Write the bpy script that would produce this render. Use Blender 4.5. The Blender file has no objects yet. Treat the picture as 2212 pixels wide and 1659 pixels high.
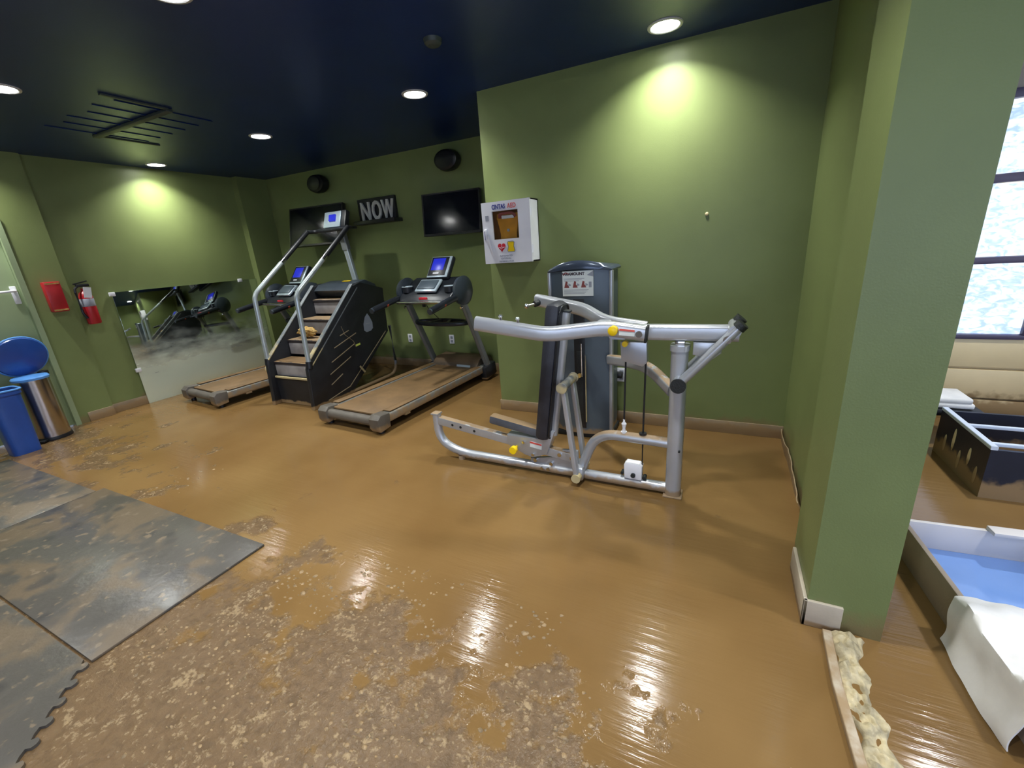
import bpy, bmesh, math, random
from mathutils import Vector, Matrix, noise as mnoise

random.seed(7)
scene = bpy.context.scene
COL = scene.collection

# ------------------------------------------------------------------ camera
CAM_H = 1.5
cam_d = bpy.data.cameras.new('camera')
cam = bpy.data.objects.new('camera', cam_d)
COL.objects.link(cam)
cam_d.sensor_fit = 'HORIZONTAL'
cam_d.sensor_width = 36.0
cam_d.lens = 925.0 / 2212.0 * 36.0
cam_d.clip_start = 0.01
right = Vector((0.90135328, 0.42740614, -0.06990168))
down = Vector((0.06957903, -0.3022196, -0.95069557))
fwd = Vector((-0.42745879, 0.85204889, -0.30214513))
M = Matrix((
    (right.x, -down.x, -fwd.x, 0.0),
    (right.y, -down.y, -fwd.y, 0.0),
    (right.z, -down.z, -fwd.z, CAM_H),
    (0, 0, 0, 1)))
cam.matrix_world = M
scene.camera = cam

# ------------------------------------------------------------------ world, exposure
scene.view_settings.view_transform = 'Standard'
scene.view_settings.look = 'None'
scene.view_settings.gamma = 1.0
scene.view_settings.use_curve_mapping = False
scene.view_settings.exposure = 1.05
scene.cycles.use_denoising = True
scene.cycles.max_bounces = 8
scene.cycles.sample_clamp_indirect = 6.0
wld = bpy.data.worlds.new('world')
scene.world = wld
wld.use_nodes = True
wld.node_tree.nodes['Background'].inputs[0].default_value = (0.55, 0.68, 0.9, 1)
wld.node_tree.nodes['Background'].inputs[1].default_value = 0.6

LAMP_STRENGTH = 490.0          # glowing lens of each recessed ceiling can
WINDOW_STRENGTH = 0.66         # daylight in the obscured glass panes
FILL_WINDOW_STRENGTH = 2.1     # glow of the unseen windows added behind and right of the viewer
CEIL = 2.70

# ------------------------------------------------------------------ materials
def lin(r, g, b):
    f = lambda c: ((c / 255) / 12.92 if c / 255 <= 0.04045 else ((c / 255 + 0.055) / 1.055) ** 2.4)
    return (f(r), f(g), f(b), 1.0)

def new_mat(name):
    m = bpy.data.materials.new(name)
    m.use_nodes = True
    nt = m.node_tree
    return m, nt, nt.nodes, nt.links, nt.nodes['Principled BSDF']

def nd(nodes, t, **kw):
    n = nodes.new(t)
    for k, v in kw.items():
        if k in n.inputs.keys():
            n.inputs[k].default_value = v
        else:
            setattr(n, k, v)
    return n

def mathn(nodes, links, op, a, b=None, clamp=False):
    n = nodes.new('ShaderNodeMath'); n.operation = op; n.use_clamp = clamp
    for i, x in enumerate((a, b)):
        if x is None: continue
        if isinstance(x, (int, float)): n.inputs[i].default_value = x
        else: links.new(x, n.inputs[i])
    return n.outputs[0]

def maprange(nodes, links, v, a, b, c=0.0, d=1.0, smooth=True):
    n = nodes.new('ShaderNodeMapRange')
    n.interpolation_type = 'SMOOTHSTEP' if smooth else 'LINEAR'
    links.new(v, n.inputs[0])
    n.inputs[1].default_value = a; n.inputs[2].default_value = b
    n.inputs[3].default_value = c; n.inputs[4].default_value = d
    return n.outputs[0]

def mixcol(nodes, links, fac, a, b):
    n = nodes.new('ShaderNodeMix'); n.data_type = 'RGBA'
    if isinstance(fac, (int, float)): n.inputs[0].default_value = fac
    else: links.new(fac, n.inputs[0])
    for i, x in ((6, a), (7, b)):
        if isinstance(x, tuple): n.inputs[i].default_value = x
        else: links.new(x, n.inputs[i])
    return n.outputs[2]

def mixval(nodes, links, fac, a, b):
    n = nodes.new('ShaderNodeMix'); n.data_type = 'FLOAT'
    links.new(fac, n.inputs[0])
    for i, x in ((2, a), (3, b)):
        if isinstance(x, (int, float)): n.inputs[i].default_value = x
        else: links.new(x, n.inputs[i])
    return n.outputs[0]

MUD = lin(150, 122, 84)

def mat(name, col, rough=0.5, metal=0.0, var=0.12, vscale=6.0, bump=0.05, bscale=80.0,
        mud=0.0, emit=None, estr=0.0, coat=0.0, spec=0.5, mudtop=0.0, mudcol=MUD):
    """painted / plastic / metal surface; mud = height in metres up to which dried mud clings,
    mudtop = how much silt has settled on faces that look up"""
    m, nt, N, L, p = new_mat(name)
    geo = N.new('ShaderNodeNewGeometry')
    no = nd(N, 'ShaderNodeTexNoise', Scale=vscale, Detail=4.0)
    L.new(geo.outputs['Position'], no.inputs['Vector'])
    f = maprange(N, L, no.outputs[0], 0.3, 0.7)
    dark = tuple(c * (1 - var) for c in col[:3]) + (1.0,)
    light = tuple(min(1, c * (1 + var)) for c in col[:3]) + (1.0,)
    c = mixcol(N, L, f, dark, light)
    r = None
    if mud > 0 or mudtop > 0:
        sep = N.new('ShaderNodeSeparateXYZ'); L.new(geo.outputs['Position'], sep.inputs[0])
        nm = nd(N, 'ShaderNodeTexNoise', Scale=14.0, Detail=6.0)
        L.new(geo.outputs['Position'], nm.inputs['Vector'])
        k = None
        if mud > 0:
            h = mathn(N, L, 'DIVIDE', sep.outputs[2], mud)
            k = mathn(N, L, 'SUBTRACT', mathn(N, L, 'ADD', nm.outputs[0], 0.42), h)
            k = maprange(N, L, k, 0.0, 0.35)
        if mudtop > 0:
            sn = N.new('ShaderNodeSeparateXYZ'); L.new(geo.outputs['Normal'], sn.inputs[0])
            t = mathn(N, L, 'MULTIPLY', maprange(N, L, sn.outputs[2], 0.35, 0.8),
                      maprange(N, L, nm.outputs[0], 0.62 - 0.4 * mudtop, 0.75 - 0.4 * mudtop))
            k = t if k is None else mathn(N, L, 'MAXIMUM', k, t)
        k = mathn(N, L, 'MULTIPLY', k, 0.9)
        c = mixcol(N, L, k, c, mudcol)
        L.new(mixval(N, L, k, rough, 0.75), p.inputs['Roughness'])
        L.new(mixval(N, L, k, metal, 0.0), p.inputs['Metallic'])
    else:
        p.inputs['Roughness'].default_value = rough
        p.inputs['Metallic'].default_value = metal
    L.new(c, p.inputs['Base Color'])
    p.inputs['Specular IOR Level'].default_value = spec
    p.inputs['Coat Weight'].default_value = coat
    if bump > 0:
        nb = nd(N, 'ShaderNodeTexNoise', Scale=bscale, Detail=3.0)
        L.new(geo.outputs['Position'], nb.inputs['Vector'])
        b = nd(N, 'ShaderNodeBump', Strength=bump, Distance=0.01)
        L.new(nb.outputs[0], b.inputs['Height']); L.new(b.outputs[0], p.inputs['Normal'])
    if emit:
        p.inputs['Emission Color'].default_value = emit
        p.inputs['Emission Strength'].default_value = estr
    return m

def wall_mat(name, col):
    m, nt, N, L, p = new_mat(name)
    geo = N.new('ShaderNodeNewGeometry')
    n1 = nd(N, 'ShaderNodeTexNoise', Scale=1.6, Detail=5.0)
    n2 = nd(N, 'ShaderNodeTexNoise', Scale=150.0, Detail=3.0)
    n3 = nd(N, 'ShaderNodeTexNoise', Scale=7.0, Detail=6.0)
    for n in (n1, n2, n3): L.new(geo.outputs['Position'], n.inputs['Vector'])
    c = mixcol(N, L, maprange(N, L, n1.outputs[0], 0.3, 0.7),
               tuple(x * 0.92 for x in col[:3]) + (1,), tuple(x * 1.06 for x in col[:3]) + (1,))
    # splashes of silt just above the floor
    sep = N.new('ShaderNodeSeparateXYZ'); L.new(geo.outputs['Position'], sep.inputs[0])
    k = mathn(N, L, 'SUBTRACT', mathn(N, L, 'MULTIPLY', n3.outputs[0], 0.24), sep.outputs[2])
    c = mixcol(N, L, mathn(N, L, 'MULTIPLY', maprange(N, L, k, -0.02, 0.06), 0.75), c, lin(132, 112, 78))
    L.new(c, p.inputs['Base Color'])
    p.inputs['Roughness'].default_value = 0.42
    p.inputs['Specular IOR Level'].default_value = 0.35
    b = nd(N, 'ShaderNodeBump', Strength=0.12, Distance=0.004)
    L.new(n2.outputs[0], b.inputs['Height']); L.new(b.outputs[0], p.inputs['Normal'])
    return m

def floor_mat():
    m, nt, N, L, p = new_mat('flooded_floor')
    geo = N.new('ShaderNodeNewGeometry'); P = geo.outputs['Position']
    sep = N.new('ShaderNodeSeparateXYZ'); L.new(P, sep.inputs[0])
    x, y = sep.outputs[0], sep.outputs[1]
    big = nd(N, 'ShaderNodeTexNoise', Scale=1.3, Detail=3.0, Roughness=0.45); L.new(P, big.inputs['Vector'])
    mid = nd(N, 'ShaderNodeTexNoise', Scale=3.4, Detail=6.0, Roughness=0.6); L.new(P, mid.inputs['Vector'])
    fine = nd(N, 'ShaderNodeTexNoise', Scale=26.0, Detail=5.0, Roughness=0.62, Distortion=0.6); L.new(P, fine.inputs['Vector'])
    tiny = nd(N, 'ShaderNodeTexNoise', Scale=85.0, Detail=3.0); L.new(P, tiny.inputs['Vector'])
    mp = N.new('ShaderNodeMapping'); mp.inputs['Scale'].default_value = (3.0, 34.0, 1.0)
    mp.inputs['Rotation'].default_value = (0, 0, math.radians(14))
    L.new(P, mp.inputs['Vector'])
    streak = nd(N, 'ShaderNodeTexNoise', Scale=1.0, Detail=4.0, Roughness=0.6); L.new(mp.outputs[0], streak.inputs['Vector'])
    # where silt has been trodden: strip nearest the camera, and the corner by the mats
    v1 = mathn(N, L, 'SUBTRACT', 1.02, y)
    v1 = mathn(N, L, 'SUBTRACT', v1, mathn(N, L, 'MULTIPLY', maprange(N, L, x, -0.9, 0.5, smooth=False), 0.35))
    v2 = mathn(N, L, 'MULTIPLY', mathn(N, L, 'SUBTRACT', -3.9, x), 0.22)
    v2 = mathn(N, L, 'SUBTRACT', v2, mathn(N, L, 'ABSOLUTE', mathn(N, L, 'SUBTRACT', y, 1.5)))
    v = mathn(N, L, 'MAXIMUM', v1, mathn(N, L, 'SUBTRACT', v2, 0.1))
    nz = mathn(N, L, 'MULTIPLY', mathn(N, L, 'SUBTRACT', mid.outputs[0], 0.5), 3.4)
    v = mathn(N, L, 'ADD', v, nz)
    trod = maprange(N, L, v, -0.10, 0.16)
    # isolated flecks everywhere
    iso = maprange(N, L, mid.outputs[0], 0.66, 0.72)
    trod_any = mathn(N, L, 'MAXIMUM', trod, mathn(N, L, 'MULTIPLY', iso, 0.6))
    clump = nd(N, 'ShaderNodeTexNoise', Scale=9.0, Detail=4.0, Roughness=0.6, Distortion=0.8); L.new(P, clump.inputs['Vector'])
    grain = nd(N, 'ShaderNodeTexNoise', Scale=58.0, Detail=4.0, Roughness=0.65, Distortion=0.4); L.new(P, grain.inputs['Vector'])
    mixf = mathn(N, L, 'ADD', mathn(N, L, 'MULTIPLY', fine.outputs[0], 0.45), mathn(N, L, 'MULTIPLY', grain.outputs[0], 0.55))
    thr = mathn(N, L, 'ADD', mixf, mathn(N, L, 'MULTIPLY', mathn(N, L, 'SUBTRACT', clump.outputs[0], 0.5), 0.6))
    fl = maprange(N, L, thr, 0.54, 0.70)
    fl = mathn(N, L, 'MULTIPLY', fl, trod_any)
    water = mixcol(N, L, maprange(N, L, big.outputs[0], 0.3, 0.7), lin(117, 89, 52), lin(133, 104, 64))
    silt = mixcol(N, L, maprange(N, L, fine.outputs[0], 0.3, 0.6), lin(86, 68, 48), lin(108, 86, 62))
    cream = mixcol(N, L, tiny.outputs[0], lin(142, 118, 84), lin(182, 158, 120))
    c = mixcol(N, L, mathn(N, L, 'MULTIPLY', trod_any, 0.85), water, silt)
    c = mixcol(N, L, mathn(N, L, 'MULTIPLY', fl, 0.85), c, cream)
    L.new(c, p.inputs['Base Color'])
    r = mixval(N, L, trod_any, 0.13, 0.24)
    r = mixval(N, L, fl, r, 0.42)
    L.new(r, p.inputs['Roughness'])
    p.inputs['IOR'].default_value = 1.36
    h = mathn(N, L, 'MULTIPLY', streak.outputs[0], 0.24)
    h2 = mathn(N, L, 'MULTIPLY', mathn(N, L, 'MULTIPLY', mixf, trod_any), 0.8)
    hh = mathn(N, L, 'ADD', h, h2)
    b = nd(N, 'ShaderNodeBump', Strength=0.55, Distance=0.012)
    L.new(hh, b.inputs['Height']); L.new(b.outputs[0], p.inputs['Normal'])
    return m

def mat_rubber():
    m, nt, N, L, p = new_mat('muddy_rubber')
    geo = N.new('ShaderNodeNewGeometry'); P = geo.outputs['Position']
    a = nd(N, 'ShaderNodeTexNoise', Scale=3.2, Detail=5.0, Distortion=0.5); L.new(P, a.inputs['Vector'])
    vo = nd(N, 'ShaderNodeTexVoronoi', Scale=7.0); vo.feature = 'SMOOTH_F1'; L.new(P, vo.inputs['Vector'])
    f = nd(N, 'ShaderNodeTexNoise', Scale=22.0, Detail=5.0); L.new(P, f.inputs['Vector'])
    c = mixcol(N, L, maprange(N, L, a.outputs[0], 0.46, 0.58), lin(84, 80, 74), lin(104, 90, 72))
    c = mixcol(N, L, mathn(N, L, 'MULTIPLY', maprange(N, L, vo.outputs[0], 0.30, 0.12), 0.7), c, lin(66, 64, 62))
    c = mixcol(N, L, maprange(N, L, f.outputs[0], 0.60, 0.68), c, lin(120, 106, 88))
    L.new(c, p.inputs['Base Color'])
    L.new(maprange(N, L, a.outputs[0], 0.4, 0.6, 0.3, 0.42), p.inputs['Roughness'])
    b = nd(N, 'ShaderNodeBump', Strength=0.3, Distance=0.008)
    L.new(f.outputs[0], b.inputs['Height']); L.new(b.outputs[0], p.inputs['Normal'])
    return m

def mirror_mat():
    m, nt, N, L, p = new_mat('silty_mirror')
    geo = N.new('ShaderNodeNewGeometry'); P = geo.outputs['Position']
    sep = N.new('ShaderNodeSeparateXYZ'); L.new(P, sep.inputs[0])
    mp = N.new('ShaderNodeMapping'); mp.inputs['Scale'].default_value = (1, 2.2, 6.0); L.new(P, mp.inputs['Vector'])
    a = nd(N, 'ShaderNodeTexNoise', Scale=1.6, Detail=5.0); L.new(mp.outputs[0], a.inputs['Vector'])
    k = mathn(N, L, 'ADD', mathn(N, L, 'MULTIPLY', a.outputs[0], 0.5), 0.36)
    k = mathn(N, L, 'SUBTRACT', k, sep.outputs[2])
    k = maprange(N, L, k, -0.25, 0.3)
    L.new(mathn(N, L, 'SUBTRACT', 1.0, mathn(N, L, 'MULTIPLY', k, 0.85)), p.inputs['Metallic'])
    c = mixcol(N, L, k, lin(205, 212, 206), lin(226, 238, 216))
    L.new(c, p.inputs['Base Color'])
    L.new(mixval(N, L, k, 0.03, 0.32), p.inputs['Roughness'])
    return m

def glass_pane_mat(name, strength):
    m, nt, N, L, p = new_mat(name)
    geo = N.new('ShaderNodeNewGeometry'); P = geo.outputs['Position']
    mp = N.new('ShaderNodeMapping'); mp.inputs['Scale'].default_value = (14, 14, 26); L.new(P, mp.inputs['Vector'])
    a = nd(N, 'ShaderNodeTexNoise', Scale=1.0, Detail=5.0, Distortion=1.2); L.new(mp.outputs[0], a.inputs['Vector'])
    c = mixcol(N, L, maprange(N, L, a.outputs[0], 0.36, 0.62), lin(150, 176, 238), lin(232, 244, 255))
    L.new(c, p.inputs['Emission Color'])
    p.inputs['Emission Strength'].default_value = strength
    p.inputs['Base Color'].default_value = lin(150, 165, 190)
    p.inputs['Roughness'].default_value = 0.25
    b = nd(N, 'ShaderNodeBump', Strength=0.5, Distance=0.01)
    L.new(a.outputs[0], b.inputs['Height']); L.new(b.outputs[0], p.inputs['Normal'])
    return m

def clear_glass_mat():
    m, nt, N, L, p = new_mat('clear_pane')
    p.inputs['Base Color'].default_value = (1, 1, 1, 1)
    p.inputs['Roughness'].default_value = 0.02
    tr = N.new('ShaderNodeBsdfTransparent'); mx = N.new('ShaderNodeMixShader')
    gl = N.new('ShaderNodeBsdfGlossy'); gl.inputs['Roughness'].default_value = 0.03
    mx.inputs[0].default_value = 0.07
    L.new(tr.outputs[0], mx.inputs[1]); L.new(gl.outputs[0], mx.inputs[2])
    L.new(mx.outputs[0], N['Material Output'].inputs[0])
    return m

MT = {}
MT['green'] = wall_mat('olive_green_paint', lin(120, 132, 82))
MT['greendoor'] = mat('pale_green_paint', lin(150, 166, 128), 0.4, vscale=2, var=.05, bump=0.02)
MT['ceiling'] = mat('navy_ceiling_paint', lin(6, 34, 92), 0.35, vscale=2, var=.1, bump=0.04, bscale=120)
MT['floor'] = floor_mat()
MT['rubber'] = mat_rubber()
MT['mirror'] = mirror_mat()
MT['panes'] = glass_pane_mat('obscured_glass_daylight', WINDOW_STRENGTH)
MT['fillglass'] = glass_pane_mat('added_window_daylight', FILL_WINDOW_STRENGTH)  # glowing panes of the added, unseen windows
MT['clear'] = clear_glass_mat()
MT['base'] = mat('vinyl_baseboard', lin(150, 130, 102), 0.5, var=.15, vscale=5, bump=.1, bscale=40, mud=.1)
MT['basewhite'] = mat('pale_vinyl_baseboard', lin(186, 174, 154), 0.45, var=.1, bump=.05, mud=.035)
MT['mudridge'] = mat('dried_mud_ridge', lin(178, 164, 130), 0.7, var=.35, vscale=22, bump=.7, bscale=50)
MT['clod'] = mat('mud_clods', lin(140, 116, 82), 0.5, var=.4, vscale=30, bump=.4, bscale=90)
MT['beige'] = mat('beige_steel', lin(226, 205, 160), 0.45, var=.06, vscale=3, bump=.02, mud=.22)
MT['taupe'] = mat('taupe_wall', lin(168, 156, 138), 0.6, var=.06, vscale=3)
MT['mullion'] = mat('dark_mullion', lin(74, 66, 88), 0.4, var=.1)
MT['silver'] = mat('silver_grey_paint', lin(180, 183, 188), 0.3, 0.45, var=.07, vscale=4, bump=.02, mud=0.07, mudtop=.0)
MT['silver_up'] = mat('silver_grey_paint_dusty', lin(180, 183, 188), 0.3, 0.45, var=.07, vscale=4, bump=.02, mud=0.10, mudtop=.75)
MT['silver_hi'] = mat('silver_grey_paint_clean', lin(184, 187, 192), 0.28, 0.45, var=.05, vscale=4, bump=.02)
MT['chrome'] = mat('chrome', lin(215, 215, 215), 0.15, 1.0, var=.04, bump=0)
MT['steel'] = mat('brushed_stainless', lin(190, 182, 176), 0.22, 1.0, var=.06, vscale=3, bump=.02, bscale=200)
MT['black'] = mat('black_plastic', lin(26, 28, 32), 0.42, var=.2, bump=.03)
MT['blackmud'] = mat('black_panel', lin(30, 32, 36), 0.45, var=.25, bump=.05, mud=.055)
MT['vinyl'] = mat('black_vinyl_pad', lin(40, 42, 50), 0.5, var=.2, vscale=9, bump=.12, bscale=150)
MT['seatv'] = mat('grey_vinyl_seat', lin(82, 86, 94), 0.5, var=.2, vscale=9, bump=.12, bscale=150, mudtop=1.0)
MT['cap'] = mat('dark_cap', lin(30, 34, 34), 0.5, var=.3, bump=.3, bscale=120)
MT['shroud'] = mat('charcoal_shroud', lin(84, 96, 106), 0.35, 0.15, var=.08, vscale=3, bump=.02, mud=.10)
MT['shroudcap'] = mat('gunmetal_cap', lin(72, 82, 98), 0.22, 0.3, var=.05, bump=0)
MT['yellow'] = mat('yellow_plastic', lin(246, 206, 10), 0.4, var=.05, bump=0)
MT['white'] = mat('white_enamel', lin(238, 238, 242), 0.35, var=.03, bump=.02)
MT['paper'] = mat('printed_sheet', lin(222, 228, 224), 0.5, var=.04, bump=0)
MT['navy'] = mat('navy_print', lin(52, 58, 140), 0.5, var=.05, bump=0)
MT['redink'] = mat('red_print', lin(214, 84, 72), 0.5, var=.05, bump=0)
MT['heart'] = mat('heart_red', lin(206, 36, 52), 0.5, var=.05, bump=0)
MT['ink'] = mat('grey_print', lin(150, 154, 164), 0.6, var=.1, bump=0)
MT['darkink'] = mat('dark_print', lin(70, 60, 66), 0.6, var=.1, bump=0)
MT['maroon'] = mat('maroon_print', lin(138, 66, 62), 0.6, var=.1, bump=0)
MT['orange'] = mat('orange_case', lin(214, 150, 40), 0.5, var=.12, vscale=12, bump=.1)
MT['orangedk'] = mat('brown_lining', lin(150, 92, 34), 0.6, var=.2, vscale=10)
MT['belt'] = mat('muddy_belt', lin(116, 90, 58), 0.55, var=.14, vscale=5, bump=.1, bscale=30)
MT['tsilver'] = mat('treadmill_silver', lin(140, 142, 138), 0.4, 0.4, var=.12, vscale=7, bump=.04, mud=0.20)
MT['tupright'] = mat('treadmill_upright', lin(128, 132, 132), 0.4, 0.3, var=.1, vscale=5, bump=.02, mud=.25)
MT['tblack'] = mat('treadmill_black', lin(30, 34, 40), 0.35, var=.2, bump=.03)
MT['tcowl'] = mat('treadmill_cowl', lin(54, 62, 70), 0.35, var=.15, bump=.02)
MT['tcap'] = mat('treadmill_end_cap', lin(92, 86, 78), 0.5, var=.2, bump=.1, mud=.1)
MT['hood'] = mat('muddy_hood', lin(70, 62, 52), 0.5, var=.2, bump=.1, mudtop=1.0, mud=.22, mudcol=lin(110, 88, 62))
MT['consil'] = mat('console_silver', lin(184, 200, 210), 0.3, 0.3, var=.06, bump=0)
MT['lcd'] = mat('blue_lcd', lin(20, 24, 110), 0.3, var=.1, bump=0, emit=lin(30, 40, 170), estr=0.55)
MT['orangehi'] = mat('orange_trim', lin(196, 92, 62), 0.5, var=.05, bump=0)
MT['polewhite'] = mat('pale_silver_pole', lin(176, 186, 188), 0.28, 0.4, var=.08, bump=.02)
MT['stepgrey'] = mat('step_riser', lin(150, 146, 146), 0.5, var=.15, bump=.05, vscale=9, mudtop=.9)
MT['stepblack'] = mat('step_tread', lin(48, 42, 44), 0.6, var=.2, bump=.2, mudtop=.6)
MT['steptrim'] = mat('stepper_edge_trim', lin(108, 114, 118), 0.45, 0.1, var=.12, vscale=8, mud=.85, mudcol=lin(196, 178, 130))
MT['scratch'] = mat('tan_scratch', lin(150, 134, 106), 0.7, var=.15, bump=0)
MT['shield'] = mat('shield_badge', lin(132, 140, 152), 0.4, 0.1, var=.05, bump=0)
MT['lime'] = mat('lime_sticker', lin(196, 210, 96), 0.5, var=.05, bump=0)
MT['tan'] = mat('tan_leather', lin(186, 150, 82), 0.65, var=.3, vscale=20, bump=.4)
MT['letter'] = mat('grey_letter', lin(214, 214, 210), 0.5, var=.1)
MT['screen'] = mat('tv_glass', lin(10, 13, 20), 0.12, var=.1, bump=0)
MT['tvblack'] = mat('tv_plastic', lin(16, 18, 22), 0.4, var=.1)
MT['red'] = mat('red_enamel', lin(170, 32, 40), 0.35, var=.1)
MT['bluep'] = mat('blue_plastic', lin(34, 74, 150), 0.35, var=.12, vscale=4, bump=0, coat=.2)
MT['bluelid'] = mat('blue_lid', lin(96, 156, 226), 0.25, var=.05, bump=0)
MT['laminate'] = mat('white_laminate', lin(214, 206, 202), 0.4, var=.05, bump=.02, vscale=3)
MT['laminatewetsky'] = mat('wet_laminate_sky_tint', lin(122, 158, 220), 0.1, var=.04, bump=.01)  # wet gloss, with the blue sky reflection put into the base colour
MT['sideboard'] = mat('shaded_laminate', lin(150, 134, 116), 0.6, var=.15, vscale=4, bump=.05)  # shade on the white cabinet's outer side put in as darker beige
MT['bag'] = mat('white_plastic_bag', lin(226, 222, 216), 0.45, var=.08, bump=.1, vscale=8, mudtop=.0)
MT['crate'] = mat('navy_crate', lin(22, 28, 44), 0.4, var=.2, bump=.03, mud=.14)
MT['rodwhite'] = mat('white_rod', lin(206, 214, 228), 0.35, var=.04, bump=0)
MT['lens'] = mat('lamp_lens', (1, 1, 1, 1), 0.4, var=0, bump=0, emit=(0.98, 1.0, 0.97, 1), estr=LAMP_STRENGTH)
MT['lamptrim'] = mat('lamp_trim', lin(190, 190, 190), 0.4, var=.03, bump=0)
MT['baffle'] = mat('lamp_baffle', lin(118, 118, 118), 0.5, var=.03, bump=0)
MT['ventm'] = mat('grey_vent', lin(60, 68, 62), 0.5, var=.1)
MT['skin'] = mat('skin', lin(176, 104, 84), 0.5, var=.12, vscale=40, bump=.15, bscale=300)

# ------------------------------------------------------------------ mesh helpers
def circ(r, n=16, sy=1.0):
    return [(r * math.cos(2 * math.pi * i / n), sy * r * math.sin(2 * math.pi * i / n)) for i in range(n)]

def rrect(w, h, r, n=4):
    r = min(r, w / 2 - 1e-4, h / 2 - 1e-4)
    out = []
    for cx, cy, a0 in ((w/2-r, h/2-r, 0), (-w/2+r, h/2-r, 90), (-w/2+r, -h/2+r, 180), (w/2-r, -h/2+r, 270)):
        for i in range(n + 1):
            a = math.radians(a0 + 90 * i / n)
            out.append((cx + r * math.cos(a), cy + r * math.sin(a)))
    return out

def fillet(pts, r, n=6):
    pts = [Vector(p) for p in pts]
    out = [pts[0]]
    for i in range(1, len(pts) - 1):
        a, b, c = pts[i-1], pts[i], pts[i+1]
        ra = min(r, (a - b).length * 0.49); rc = min(r, (c - b).length * 0.49)
        p0 = b + (a - b).normalized() * ra; p2 = b + (c - b).normalized() * rc
        for k in range(n + 1):
            t = k / n
            out.append(p0 * (1-t)**2 + b * 2*t*(1-t) + p2 * t*t)
    out.append(pts[-1])
    return out

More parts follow.
